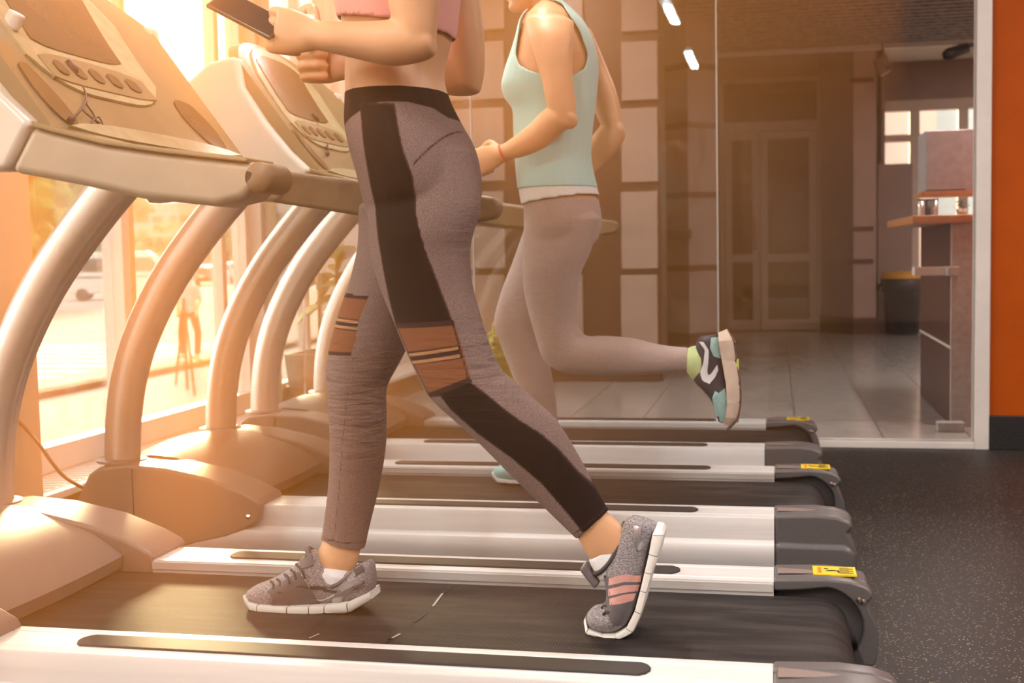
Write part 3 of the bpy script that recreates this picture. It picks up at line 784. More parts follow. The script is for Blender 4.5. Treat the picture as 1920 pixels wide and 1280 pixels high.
# easel-like stand on the pavement
e0 = atz(365, 740, GZ)
es = thing('pavement_stand', 'thin three legged stand on the pavement outside the window', 'stand', e0)
for (u, v, dy) in ((330, 722, 0.3), (366, 742, 0.0), (352, 730, 0.5)):
    b = atz(u, v, GZ); tp = at(345, 560, e0.y+0.2)
    obj('leg', G().tube([Vector(b)-Vector(e0), Vector(tp)-Vector(e0)], 0.02, 7), 'kerb_red', es)
# lobby-side building far outside
struct(obj('building_pink', G().box(0.2, 2.9, 24, 30, GZ, 6.5), 'facade_pink'), 'pinkish building beyond the lobby window')
bb = struct(obj('building_pale', G().box(2.9, 14, 25, 30, GZ, 6.0), 'facade_blue'), 'pale blue building beyond the lobby window')

# ================================================================== ADDED HAZE FOR THE WARM GLOW
hz = obj('haze', G().prismz([(-2.38, 0.7), (-0.60, 0.7), (0.6, 5.93), (-2.38, 5.93)], 0.26, CEIL-0.1), 'granite')  # added volume, wedge shaped so the warm glow thins to the right
hm = bpy.data.materials.new('haze'); hm.use_nodes = True
hm.node_tree.nodes.remove(hm.node_tree.nodes['Principled BSDF'])
vs_ = hm.node_tree.nodes.new('ShaderNodeVolumeScatter')
vs_.inputs['Color'].default_value = (1.0, 0.37, 0.09, 1); vs_.inputs['Density'].default_value = 0.18; vs_.inputs['Anisotropy'].default_value = 0.60  # orange of the glow is put into the scatter colour
va_ = hm.node_tree.nodes.new('ShaderNodeVolumeAbsorption')       # added absorption: tints what lies behind the haze warmer
va_.inputs['Color'].default_value = (1.0, 0.42, 0.16, 1); va_.inputs['Density'].default_value = 0.12
ad_ = hm.node_tree.nodes.new('ShaderNodeAddShader')
hm.node_tree.links.new(vs_.outputs[0], ad_.inputs[0]); hm.node_tree.links.new(va_.outputs[0], ad_.inputs[1])
hm.node_tree.links.new(ad_.outputs[0], hm.node_tree.nodes['Material Output'].inputs['Volume'])
hz.data.materials.clear(); hz.data.materials.append(hm)
hz['kind'] = 'stuff'; hz['label'] = 'added warm haze volume that makes the sun glow'; hz['category'] = 'haze'

# ================================================================== TREADMILLS
HI, HO = 0.262, 0.395          # inner and outer edge of a side rail, from the belt's middle
BELT_Z, RAIL_Z = 0.215, 0.242
def arc(cx, cz, r, a0, a1, n):
    return [(cx + r*math.cos(math.radians(a0+(a1-a0)*k/n)), cz + r*math.sin(math.radians(a0+(a1-a0)*k/n))) for k in range(n+1)]
def smooth_path(pts, n=6):
    """Catmull-Rom through points"""
    P = [Vector(p) for p in pts]; P = [P[0]*2-P[1]] + P + [P[-1]*2-P[-2]]
    out = []
    for i in range(1, len(P)-2):
        for k in range(n):
            t = k/n
            out.append(0.5*((2*P[i]) + (P[i+1]-P[i-1])*t + (2*P[i-1]-5*P[i]+4*P[i+1]-P[i+2])*t*t + (3*P[i]-P[i-1]-3*P[i+1]+P[i+2])*t**3))
    out.append(P[-2])
    return out

def console_face_pt(y, s):
    """point on the console's user side: y across, s from 0 (tray) to 1 (top)"""
    c = max(0.0, 1-(abs(y)/0.40)**2.4)
    xb, zb = -1.225, 1.165
    xt, zt = -1.47 - 0.10*c, 1.50 + 0.11*c
    bow = 0.035*math.sin(math.pi*s)*c
    return Vector((xb + (xt-xb)*s - bow*0.8, y, zb + (zt-zb)*s - bow*0.6))

def make_treadmill(label, yc):
    T = thing('treadmill', label, 'treadmill', (0, yc, 0), 'row of treadmills')
    # deck under the belt
    obj('deck', G().box(-2.0, 0.06, -HI-0.05, HI+0.05, 0.06, BELT_Z-0.05), 'black_plastic', T)
    # running belt: loop round the rear roller
    R = 0.062
    top = [(-1.95, BELT_Z)] + [(-1.95+0.1*k, BELT_Z) for k in range(1, 20)] + [(0.05, BELT_Z)]
    prof = top + arc(0.083, BELT_Z-R, R, 90, -90, 10) + [(-1.95, BELT_Z-2*R)]
    inner = [(x if x < 0.05 else 0.083+(x-0.083)*0.93, z-0.004 if z > BELT_Z-R else z+0.004) for x, z in prof]
    rings = []
    for (x, z), (xi, zi) in zip(prof, inner):
        rings.append([(x, -HI+0.012, z), (x, HI-0.012, z), (xi, HI-0.012, zi), (xi, -HI+0.012, zi)])
    b = obj('belt', G().loft(rings), 'belt', T); shade_auto(b, 50)
    obj('rear_roller', G().lathe([(0, -HI-0.02), (0.020, -HI-0.02), (0.020, -HI+0.004), (R-0.006, -HI+0.006), (R-0.006, HI-0.006), (0.020, HI-0.004), (0.020, HI+0.02), (0, HI+0.02)],
                                 (0.083, 0, BELT_Z-R), 20, axis=(0, 1, 0)), 'anthracite', T, smooth=False)
    for s in (-1, 1):
        # aluminium side rail, grooved on top, belly on the side
        pr = [(HI, RAIL_Z), (HI+0.022, RAIL_Z), (HI+0.024, RAIL_Z-0.003), (HI+0.028, RAIL_Z-0.003), (HI+0.030, RAIL_Z), (HO-0.030, RAIL_Z), (HO-0.028, RAIL_Z-0.003), (HO-0.024, RAIL_Z-0.003),
              (HO-0.022, RAIL_Z), (HO-0.002, RAIL_Z-0.001), (HO, RAIL_Z-0.005), (HO+0.004, 0.181), (HO+0.022, 0.172), (HO+0.028, 0.158), (HO+0.027, 0.130), (HO+0.018, 0.098), (HO-0.004, 0.062), (HI+0.03, 0.055), (HI, 0.20)]
        rl = obj('side_rail', G().prismx([(s*y, z) for y, z in pr], -1.75, -0.008), 'alu', T); shade_auto(rl, 30)
        obj('rail_lip', G().box(-1.45, -0.01, min(s*(HI-0.004), s*HI), max(s*(HI-0.004), s*HI), BELT_Z+0.006, RAIL_Z-0.004), 'alu_top', rl)
        # dark foot strip let into the rail
        ym = s*(HI+HO)/2
        pts = arc(-0.245, 0, 0.035, -60, 60, 5) + arc(-1.245, 0, 0.035, 120, 240, 5)
        obj('foot_strip', G().prismz([(x, ym+y) for x, y in pts], RAIL_Z-0.002, RAIL_Z+0.004), 'black_rubber', rl, bevel=0.002)
        # rear end cap: rounded shell with a claw round the roller
        out = [(-0.008, 0.248), (0.10, 0.252), (0.150, 0.248), (0.182, 0.238), (0.197, 0.222), (0.193, 0.212), (0.184, 0.205), (0.190, 0.185), (0.205, 0.155), (0.208, 0.120), (0.202, 0.078), (0.196, 0.068), (0.150, 0.066)]
        claw = [(0.155, 0.098)] + arc(0.092, 0.150, 0.084, -35, 82, 10) + [(0.05, 0.226), (-0.008, 0.222)]
        obj_name = 'end_cap'
        ec = obj(obj_name, G().prism(out+claw, min(s*HI, s*(HI+0.045)), max(s*HI, s*(HI+0.045))), 'cap_plastic', T, bevel=0.006, seg=2)
        bulk = [(-0.008, 0.248), (0.10, 0.252), (0.150, 0.248), (0.182, 0.238), (0.195, 0.222), (0.180, 0.205), (0.192, 0.185), (0.204, 0.155), (0.203, 0.110), (0.190, 0.066), (-0.008, 0.060)]
        ya, yb_ = s*(HI+0.044), s*(HO+0.002)
        obj('cap_shell', G().prism(bulk, min(ya, yb_), max(ya, yb_)), 'cap_plastic', ec, bevel=0.010, seg=3)
        low = [(-0.008, 0.178), (0.17, 0.176), (0.190, 0.168), (0.199, 0.150), (0.198, 0.110), (0.186, 0.070), (-0.008, 0.066)]
        obj('cap_belly', G().prism(low, min(s*(HO-0.03), s*(HO+0.026)), max(s*(HO-0.03), s*(HO+0.026))), 'cap_plastic', ec, bevel=0.014, seg=3)
        # long teardrop dimple on the top of the cap
        obj('dimple', G().prismz([(0.0, ym-0.026), (0.06, ym-0.018), (0.105, ym-0.002), (0.06, ym+0.012), (0.0, ym+0.020)], 0.2495, 0.2520), 'grey_plastic', ec, bevel=0.001)
        obj('bolt', G().lathe([(0, -0.006), (0.006, -0.006), (0.006, 0.004), (0, 0.005)], (0.166, s*(HI-0.002), 0.212), 10, axis=(0, -s, 0)), 'chrome', ec)
        obj('bolt', G().lathe([(0, -0.006), (0.006, -0.006), (0.006, 0.004), (0, 0.005)], (0.175, s*(HI-0.002), 0.209), 10, axis=(0, -s, 0)), 'chrome', ec)
        obj('rubber_foot', G().lathe([(0, 0), (0.035, 0), (0.030, 0.02), (0.022, 0.075), (0, 0.075)], (0.12, s*(HO-0.06), 0), 14), 'black_rubber', T, smooth=True)
        obj('rubber_foot', G().lathe([(0, 0), (0.035, 0), (0.030, 0.02), (0.022, 0.075), (0, 0.075)], (-1.85, s*(HO-0.06), 0), 14), 'black_rubber', T, smooth=True)
        if s == 1:
            # yellow warning label: orange heading, falling figure, lines of small print
            x0_, x1_, y0_, y1_ = 0.075, 0.165, HI+0.035, HI+0.105
            lab = G(); zt = 0.2535
            lab.box(x0_, x1_, y0_, y1_, 0.2500, zt, 0)
            lab.box(x0_+0.010, x0_+0.018, y0_+0.012, y1_-0.012, zt, zt+0.0004, 1)
            for k in range(9):
                yy = y0_+0.010+k*0.0060
                lab.box(x1_-0.034, x1_-0.006 - (0.008 if k % 3 == 2 else 0), yy, yy+0.0022, zt, zt+0.0004, 2)
            lab.add([(x0_+0.026, y0_+0.030, zt+0.0004), (x0_+0.030, y0_+0.026, zt+0.0004), (x0_+0.050, y0_+0.030, zt+0.0004), (x0_+0.052, y0_+0.014, zt+0.0004), (x0_+0.056, y0_+0.014, zt+0.0004),
                     (x0_+0.055, y0_+0.036, zt+0.0004), (x0_+0.040, y0_+0.040, zt+0.0004), (x0_+0.030, y0_+0.036, zt+0.0004)], [(0, 1, 2, 3, 4, 5, 6, 7)], 2)
            lab.add([(x0_+0.028+0.005*math.cos(a), y0_+0.048+0.005*math.sin(a), zt+0.0004) for a in [k*math.pi/4 for k in range(8)]], [tuple(range(8))], 2)
            o = obj('warning_label', lab, ['yellow_sticker', 'sticker_orange', 'sticker_black'], ec)
            o['label'] = 'yellow warning label'
        # side cover over the motor: flat outer face, crowned top, pointed towards the belt
        prof = [(-2.03, 0.07), (-2.045, 0.16), (-2.025, 0.255), (-1.985, 0.325), (-1.955, 0.345), (-1.86, 0.356), (-1.74, 0.347), (-1.605, 0.320), (-1.505, 0.284), (-1.452, 0.258), (-1.446, 0.246), (-1.452, 0.195), (-1.55, 0.150), (-1.70, 0.116), (-1.85, 0.085)]
        cv = obj('side_cover', G().prism(prof, min(s*(HO+0.030), s*HI*0.98), max(s*(HO+0.030), s*HI*0.98)), 'cover_plastic', T, bevel=0.010, seg=3)
        obj('seam', G().box(-1.845, -1.842, min(s*(HO+0.028), s*(HO+0.0315)), max(s*(HO+0.028), s*(HO+0.0315)), 0.09, 0.345), 'black_plastic', cv)
        obj('screw', G().lathe([(0, 0), (0.007, 0), (0.007, 0.003), (0, 0.006)], (-1.483, s*(HO+0.029), 0.212), 10, axis=(0, s, 0)), 'chrome', cv)
        # arched upright
        path = [(-1.925, 0.33), (-1.918, 0.45), (-1.898, 0.575), (-1.862, 0.69), (-1.808, 0.80), (-1.742, 0.905), (-1.662, 1.005), (-1.585, 1.09), (-1.52, 1.155)]
        ur = obj('upright', G().tube(smooth_path([(x, s*0.335, z) for x, z in path]), 0.056, 24, ell=0.72), 'silver_paint', T, smooth=True)
        obj('collar', G().lathe([(0, 0), (0.074, 0.0), (0.073, 0.006), (0.058, 0.010), (0, 0.010)], (-1.925, s*0.335, 0.352), 24), 'cover_plastic', ur, smooth=False)
    # hood between the covers, its lip bowed towards the belt
    rings = []
    ny = 13
    for k in range(ny):
        y = -HI-0.02 + (2*HI+0.04)*k/(ny-1)
        c = 1-(y/(HI+0.02))**2
        xe = -1.530 + 0.012*c                    # lip
        hump = 0.018*c
        tp = [(-2.02, 0.10), (-2.02, 0.25+hump), (-1.98, 0.325+hump), (-1.93, 0.352+hump), (-1.86, 0.362+hump), (-1.78, 0.355+hump), (-1.70, 0.332+hump*0.9), (-1.60, 0.302+hump*0.5), (xe-0.005, 0.262), (xe+0.006, 0.252), (xe, 0.222), (xe-0.03, 0.216), (xe-0.06, 0.10)]
        rings.append([(x, y, z) for x, z in tp])
    hd = obj('motor_hood', G().loft(rings), 'grey_plastic', T); shade_auto(hd, 38)
    # console: side shells, arms, user panel
    cn = obj('console', None or G().loft([[console_face_pt(y, s_) for s_ in (0, .1, .25, .4, .55, .7, .85, .95, 1)] +
                                          [console_face_pt(y, 1)+Vector((-0.03, 0, 0.0)), console_face_pt(y, .8)+Vector((-0.09, 0, -0.02)), console_face_pt(y, .4)+Vector((-0.13, 0, -0.05)), console_face_pt(y, 0)+Vector((-0.12, 0, -0.05)), console_face_pt(y, 0)+Vector((-0.02, 0, -0.03))]
                                          for y in [-0.40+0.80*k/24 for k in range(25)]]), 'console_face', T); shade_auto(cn, 40)
    def on_face(y, s_, off):
        p = console_face_pt(y, s_); a = console_face_pt(y, min(1, s_+.02))-console_face_pt(y, max(0, s_-.02)); b_ = console_face_pt(y+.01, s_)-console_face_pt(y-.01, s_)
        n = a.cross(b_).normalized()
        if n.x < 0: n = -n
        return p + n*off
    def face_patch(name, y0, y1, s0, s1, t_, m, rnd=0.0, n=12, mm=8):
        rings = []
        for k in range(n+1):
            y = y0+(y1-y0)*k/n
            e = abs(2*k/n-1)
            sh = rnd*(e**4)*(s1-s0)
            lo, hi = s0+sh, s1-sh
            tops = [on_face(y, lo+(hi-lo)*j/mm, t_) for j in range(mm+1)]
            bots = [on_face(y, hi-(hi-lo)*j/mm, -0.004) for j in range(mm+1)]
            rings.append(tops+bots)
        o = obj(name, G().loft(rings), m, cn); shade_auto(o, 45); return o
    face_patch('display_surround', -0.25, 0.25, 0.30, 0.97, 0.006, 'console_pad', 0.25)
    face_patch('screen', -0.17, 0.17, 0.52, 0.92, 0.009, 'console_dark', 0.08)
    face_patch('key_panel', -0.20, 0.20, 0.34, 0.49, 0.009, 'console_face', 0.15)
    for k in range(5):
        face_patch('key', -0.16+k*0.07, -0.12+k*0.07, 0.38, 0.45, 0.012, 'console_dark', 0.2, 4, 3)
    for s in (-1, 1):
        face_patch('cup_recess', s*0.31-0.045, s*0.31+0.045, 0.10, 0.42, 0.004, 'console_dark', 0.4)
    face_patch('tray_lip', -0.36, 0.36, 0.02, 0.10, 0.014, 'console_pad', 0.5)
    for s in (-1, 1):
        sh = [(-1.655, 1.375), (-1.63, 1.44), (-1.55, 1.50), (-1.47, 1.515), (-1.455, 1.43), (-1.39, 1.33), (-1.32, 1.245), (-1.262, 1.191), (-1.313, 1.112), (-1.42, 1.115), (-1.52, 1.15), (-1.60, 1.25)]
        ya, yb_ = s*0.372, s*0.437
        obj('side_shell', G().prism(sh, min(ya, yb_), max(ya, yb_)), 'shell_white', cn, bevel=0.014, seg=3)
        am = [(-1.310, 1.110), (-1.259, 1.189), (-1.222, 1.177), (-1.121, 1.151), (-1.022, 1.134), (-0.92, 1.120), (-0.855, 1.111), (-0.832, 1.100), (-0.844, 1.074), (-0.872, 1.049), (-0.925, 1.039), (-1.060, 1.056), (-1.175, 1.083)]
        if s == 1: am = [(-1.310, 1.110), (-1.259, 1.189), (-1.222, 1.177), (-1.16, 1.160), (-1.12, 1.148), (-1.11, 1.120), (-1.13, 1.085), (-1.175, 1.083)]
        ya, yb_ = s*0.330, s*0.435
        a_ = obj('arm', G().prism(am, min(ya, yb_), max(ya, yb_)), 'arm_beige', T, bevel=0.016, seg=3)
        if s == 1:
            obj('handle', G().prism([(-1.16, 1.158), (-0.93, 1.124), (-0.70, 1.090), (-0.62, 1.078), (-0.605, 1.060), (-0.615, 1.030), (-0.70, 1.014), (-0.93, 1.042), (-1.16, 1.082)], 0.345, 0.395), 'grip', a_, bevel=0.016, seg=3)
            continue
        tp = [(-1.259, 1.196), (-1.222, 1.184), (-1.121, 1.158), (-1.022, 1.141), (-0.92, 1.127), (-0.86, 1.118), (-0.86, 1.110), (-0.92, 1.118), (-1.022, 1.132), (-1.121, 1.149), (-1.222, 1.175), (-1.259, 1.186)]
        obj('arm_trim', G().prism(tp, min(s*0.325, s*0.440), max(s*0.325, s*0.440)), 'console_face', a_, bevel=0.003)
        obj('knuckle', G().lathe([(0, -0.05), (0.022, -0.05), (0.026, -0.042), (0.026, 0.042), (0.022, 0.05), (0, 0.05)], (-0.845, s*0.385, 1.085), 18, axis=(0, 1, 0)), 'grip', a_, smooth=True)
        obj('arm_clip', G().prism([(-1.075, 1.066), (-1.035, 1.060), (-1.04, 1.052), (-1.062, 1.050)], min(s*0.36, s*0.40), max(s*0.36, s*0.40)), 'arm_beige', a_)
    return T

YC = (2.36, 3.66, 4.79)
T1 = make_treadmill('nearest treadmill, under the walking woman in patterned leggings', YC[0])
def copy_mill(label, yc, dx):
    t = copy_tree(T1); t.location = (dx, yc, 0); t['label'] = label
    return t
T2 = copy_mill('middle treadmill, under the running woman in aqua', YC[1], 0.0)
T3 = copy_mill('farthest treadmill, empty, closest to the glass partition', YC[2], -0.035)
bpy.context.view_layer.update()
def child(o, nm):
    return [c for c in o.children if c.name.split('.')[0] == nm][0]
FACE1, FACE2 = bvh_of(child(T1, 'console')), bvh_of(child(T2, 'console'))

# mains cable drooping from the window bench to the middle treadmill
cb = [at(45, 800, 3.55), at(75, 835, 3.5), at(100, 870, 3.48), at(130, 900, 3.45), at(160, 922, 3.42)]
cb[-1] = Vector((-2.03, 3.40, 0.22))
tag(obj('mains_cable', G().tube(smooth_path([(-2.43, 3.4, 0.55), cb[0], cb[1], cb[2], cb[3], cb[-1]]), 0.006, 8), 'cable', smooth=True), 'thin dark mains cable drooping to the middle treadmill', 'cable')

# earphones lying on the consoles
def earphones(bvh, plug, path, label, loops=()):
    t = thing('earphones', label, 'earphones', hit(bvh, *plug))
    O = Vector(t.location)
    a, b = hit(bvh, *plug, 0.010), hit(bvh, plug[0]+10, plug[1]+12, 0.010)
    d = (b-a).normalized()
    obj('plug', G().tube([a-d*0.004-O, a+d*0.006-O, a+d*0.020-O, a+d*0.028-O], [0.006, 0.009, 0.008, 0.003], 10), 'cable', t, smooth=True)
    pts = [hit(bvh, u, v, 0.006)-O for u, v in path]
    obj('wire', G().tube(smooth_path(pts), 0.0022, 7), 'cable', t, smooth=True)
    for k, l in enumerate(loops):
        pts = [hit(bvh, u, v, 0.008)-O for u, v in l]
        obj('wire_coil', G().tube(smooth_path(pts), 0.002, 7), 'cable', t, smooth=True)
    obj('earbud', G().ico(pts[-1], 0.007, 2), 'cable', t, smooth=True)
earphones(FACE1, (122, 124), [(130, 135), (148, 158), (157, 180), (158, 197), (170, 215), (180, 235), (196, 250), (220, 255)], 'earphones lying on the nearest console',
          [[(158, 195), (150, 210), (165, 225), (185, 240), (175, 250), (168, 235), (180, 225), (192, 245)], [(157, 195), (146, 212), (135, 222), (128, 230)]])
earphones(FACE2, (583, 218), [(587, 226), (598, 242), (606, 256), (612, 272), (612, 290)], 'earphones lying on the middle console', [[(612, 272), (608, 280), (614, 285), (611, 292)]])

# water bottle in the near recess of the nearest console
yb0 = hit(FACE1, 25, 50).y-0.02
c0, c1 = at(31, 27, yb0), at(2, 88, yb0)
ax = (c0-c1).normalized()
bt = thing('water_bottle', 'clear plastic water bottle with a cream cap on the nearest console', 'bottle', c0-ax*0.205)
q = Vector((0, 0, 1)).rotation_difference(ax)
bt.rotation_mode = 'QUATERNION'; bt.rotation_quaternion = q
obj('bottle', G().lathe([(0, 0), (0.024, 0), (0.03, 0.006), (0.031, 0.06), (0.029, 0.08), (0.031, 0.10), (0.031, 0.135), (0.026, 0.155), (0.013, 0.176), (0.0125, 0.19), (0, 0.19)], n=24), 'bottle_plastic', bt, smooth=True)
obj('cap', G().lathe([(0, 0.178), (0.0165, 0.178), (0.017, 0.182), (0.0165, 0.205), (0.015, 0.208), (0, 0.208)], n=20), 'cap_cream', bt, smooth=False)

# worn print and scuffs on the moving belts
mat('belt_print', (0.42, 0.38, 0.36), 0.7)
mat('belt_scuff', (0.012, 0.009, 0.009), 0.7)
def belt_mark(T, a, b, w, m, nm='belt_mark'):
    bl = child(T, 'belt'); z = BELT_Z+0.0004
    p, q = atz(*a, z), atz(*b, z); d = (q-p); n = Vector((-d.y, d.x, 0)).normalized()*w
    o = Vector(T.location)
    lo = [p-n-o, q-n-o, q+n-o, p+n-o]
    g = G().add([(v.x, v.y, z) for v in lo]+[(v.x, v.y, z+0.0006) for v in lo], [(3,2,1,0),(4,5,6,7),(0,1,5,4),(1,2,6,5),(2,3,7,6),(3,0,4,7)])
    obj(nm, g, m, bl)
for a, b in (((812, 1136), (830, 1112)), ((728, 1200), (750, 1188))): belt_mark(T1, a, b, 0.0025, 'belt_print')
for a, b in (((776, 1166), (798, 1150)), ((830, 1112), (848, 1100)), ((718, 1206), (735, 1196)), ((690, 1112), (706, 1104))): belt_mark(T1, a, b, 0.004, 'belt_scuff')
for a, b in (((580, 1196), (598, 1188)), ((692, 1118), (706, 1106))): belt_mark(T1, a, b, 0.0015, 'belt_print')
for u in (1112, 1122, 1146, 1162, 1172, 1182, 1192): belt_mark(T2, (u, 893.5), (u+6, 893.7), 0.012, 'belt_print', 'belt_print')
for u in (1126, 1172, 1196, 1205, 1214, 1224, 1234): belt_mark(T3, (u, 797.3), (u+6, 797.4), 0.010, 'belt_print', 'belt_print')

# ================================================================== PEOPLE
def ring(uL, vL, uR, vR, y, rb, shrink=0.0, n=28, e=2.0, tilt=0.0):
    """cross-section from its two outline points; rb is its half depth"""
    a, b = at(uL, vL, y), at(uR, vR, y)
    c = (a+b)/2; h = (b-a)/2; L = h.length
    h = h*((L-shrink)/L); rb = rb-shrink
    out = []
    for i in range(n):
        t = 2*math.pi*i/n
        ct, st = math.cos(t), math.sin(t)
        ct = math.copysign(abs(ct)**(2/e), ct); st = math.copysign(abs(st)**(2/e), st)
        out.append(c + h*ct + Vector((0, rb*st + tilt*ct, 0)))
    return out
def limb(g, st, shrink=0.0, e=2.0):
    """loft through stations (uL, vL, uR, vR, y, rb), resampled smoothly"""
    S_ = np.array([s[:6] for s in st], float)
    out = []
    P = np.vstack([2*S_[0]-S_[1], S_, 2*S_[-1]-S_[-2]])
    for i in range(1, len(P)-2):
        for k in range(4):
            t = k/4
            out.append(0.5*((2*P[i]) + (P[i+1]-P[i-1])*t + (2*P[i-1]-5*P[i]+4*P[i+1]-P[i+2])*t*t + (3*P[i]-P[i-1]-3*P[i+1]+P[i+2])*t**3))
    out.append(P[-2])
    rs = [ring(*q, shrink=shrink, e=e) for q in out]
    # rounded ends
    c0 = sum(rs[0], Vector())/len(rs[0]); c1 = sum(rs[-1], Vector())/len(rs[-1])
    d0 = (c0 - sum(rs[1], Vector())/len(rs[1])).normalized(); d1 = (c1 - sum(rs[-2], Vector())/len(rs[-2])).normalized()
    r0 = min((p-c0).length for p in rs[0]); r1 = min((p-c1).length for p in rs[-1])
    pre = [[c0 + (p-c0)*k + d0*r0*h for p in rs[0]] for k, h in ((0.25, 0.42), (0.7, 0.3))]
    post = [[c1 + (p-c1)*k + d1*r1*h for p in rs[-1]] for k, h in ((0.7, 0.3), (0.25, 0.42))]
    g.loft(pre + rs + post)
def sphere(g, c, r, sc=(1, 1, 1), sub=3):
    g.ico(c, r, sub, 0, 0, sc)
def fuse(name, g, voxel, smooth=4, fac=0.5):
    """union of overlapping closed shapes into one continuous skin"""
    me = to_mesh(g, name+'_raw'); o = bpy.data.objects.new(name+'_raw', me); COL.objects.link(o)
    r = o.modifiers.new('r', 'REMESH'); r.mode = 'VOXEL'; r.voxel_size = voxel; r.adaptivity = 0
    if smooth:
        s = o.modifiers.new('s', 'SMOOTH'); s.iterations = smooth; s.factor = fac
    dg = bpy.context.evaluated_depsgraph_get()
    m2 = bpy.data.meshes.new_from_object(o.evaluated_get(dg), depsgraph=dg)
    m2.name = name
    bpy.data.objects.remove(o); bpy.data.meshes.remove(me)
    return m2
def coords(me):
    a = np.empty(len(me.vertices)*3); me.vertices.foreach_get('co', a); return a.reshape(-1, 3)
def poly_sd(pts, poly):
    """signed distance of 2-D points to a polygon, positive inside"""
    pts = np.asarray(pts, float); poly = np.asarray(poly, float); n = len(poly)
    d = np.full(len(pts), 1e9); ins = np.zeros(len(pts), bool)
    for i in range(n):
        a, b = poly[i], poly[(i+1) % n]; e = b-a
        w = pts-a; t = np.clip((w@e)/max(e@e, 1e-12), 0, 1)
        d = np.minimum(d, np.hypot(*(w-t[:, None]*e).T))
        c = (a[1] > pts[:, 1]) != (b[1] > pts[:, 1])
        with np.errstate(divide='ignore', invalid='ignore'):
            xx = (b[0]-a[0])*(pts[:, 1]-a[1])/(b[1]-a[1])+a[0]
        ins ^= c & (pts[:, 0] < xx)
    return np.where(ins, d, -d)
def px_poly(pts, y):
    return [(p.x, p.z) for p in (at(u, v, y) for u, v in pts)]
def set_attr(me, name, val):
    a = me.attributes.new(name, 'FLOAT', 'POINT'); a.data.foreach_set('value', np.asarray(val, np.float32))
def cut_mesh(me, keep):
    """drop the faces whose middle fails a test"""
    bm = bmesh.new(); bm.from_mesh(me)
    co = coords(me)
    dead = [f for f in bm.faces if not keep[[v.index for v in f.verts]].all()]
    bmesh.ops.delete(bm, geom=dead, context='FACES')
    # ease the stepped rim
    for _ in range(6):
        rim = [v for v in bm.verts if any(e.is_boundary for e in v.link_edges)]
        new = {}
        for v in rim:
            nb = [e.other_vert(v).co for e in v.link_edges if e.is_boundary]
            if len(nb) == 2: new[v] = v.co*0.4 + (nb[0]+nb[1])*0.3
        for v, c in new.items(): v.co = c
    bm.to_mesh(me); bm.free()
    return me
def solid(o, t):
    s = o.modifiers.new('thick', 'SOLIDIFY'); s.thickness = t; s.offset = 1.0
    return o
def patch(name, A, B, bvh, m, parent, n=20, mm=10, off=0.0026):
    """strip between two pixel polylines, laid on a surface with a little thickness"""
    def resample(P, n):
        P = [Vector(p) for p in P]; L = [0]
        for a, b in zip(P[:-1], P[1:]): L.append(L[-1]+(b-a).length)
        out = []
        for k in range(n+1):
            d = L[-1]*k/n; i = 0
            while i < len(L)-2 and L[i+1] < d: i += 1
            t = (d-L[i])/max(L[i+1]-L[i], 1e-9); out.append(P[i].lerp(P[i+1], t))
        return out
    a, b = resample(A, n), resample(B, n)
    rings = []
    for p, q in zip(a, b):
        line = [p.lerp(q, j/mm) for j in range(mm+1)]
        rings.append([hit(bvh, w.x, w.y, off) for w in line] + [hit(bvh, w.x, w.y, -0.001) for w in reversed(line)])
    g = G().loft(rings)
    o = obj(name, g, m, parent); shade_auto(o, 50)
    return o
def finger(g, pts, r):
    g.tube(smooth_path(pts, 4), [r*(1.0 if k < 9 else 0.9) for k in range((len(pts)-1)*4+1)], 10)
    g.ico(pts[-1], r*0.92, 2); g.ico(pts[0], r, 2)
def fist(g, u, v, y, wrist, size=0.085, up=Vector((0, 0, 1)), into=Vector((0, 1, 0)), open_=0.0):
    """closed hand: knuckles away from the wrist, four fingers curled under, thumb along the side"""
    c = at(u, v, y); w = wrist
    f = (c-w).normalized()                      # from wrist to knuckles
    s = (up - f*up.dot(f)).normalized()         # across the knuckles
    n = f.cross(s).normalized()
    if n.dot(into) < 0: n = -n                  # towards the palm
    k = size/0.085
    # palm
    rings = []
    for t, hw, hd in ((-0.055, 0.022, 0.017), (-0.03, 0.030, 0.018), (0.0, 0.037, 0.018), (0.025, 0.038, 0.016)):
        cc = c + f*t*k
        rings.append([cc + s*hw*k*math.cos(a) + n*hd*k*math.sin(a) for a in [2*math.pi*i/16 for i in range(16)]])
    g.loft(rings)
    for i, (off, ln) in enumerate(((0.029, 0.9), (0.010, 1.0), (-0.010, 0.95), (-0.028, 0.78))):
        b0 = c + s*off*k + f*0.022*k
        finger(g, [b0, b0 + f*0.026*k*ln + n*0.010*k, b0 + f*0.022*k*ln + n*0.036*k*ln, b0 - f*0.004*k + n*0.042*k*ln, b0 - f*0.018*k + n*0.030*k], 0.0094*k)
    t0 = c - f*0.035*k + s*0.022*k + n*0.010*k
    finger(g, [t0, t0 + f*0.020*k + s*0.020*k + n*0.018*k, t0 + f*0.046*k + s*0.016*k + n*0.034*k, t0 + f*0.060*k + s*0.004*k + n*0.044*k], 0.0105*k)
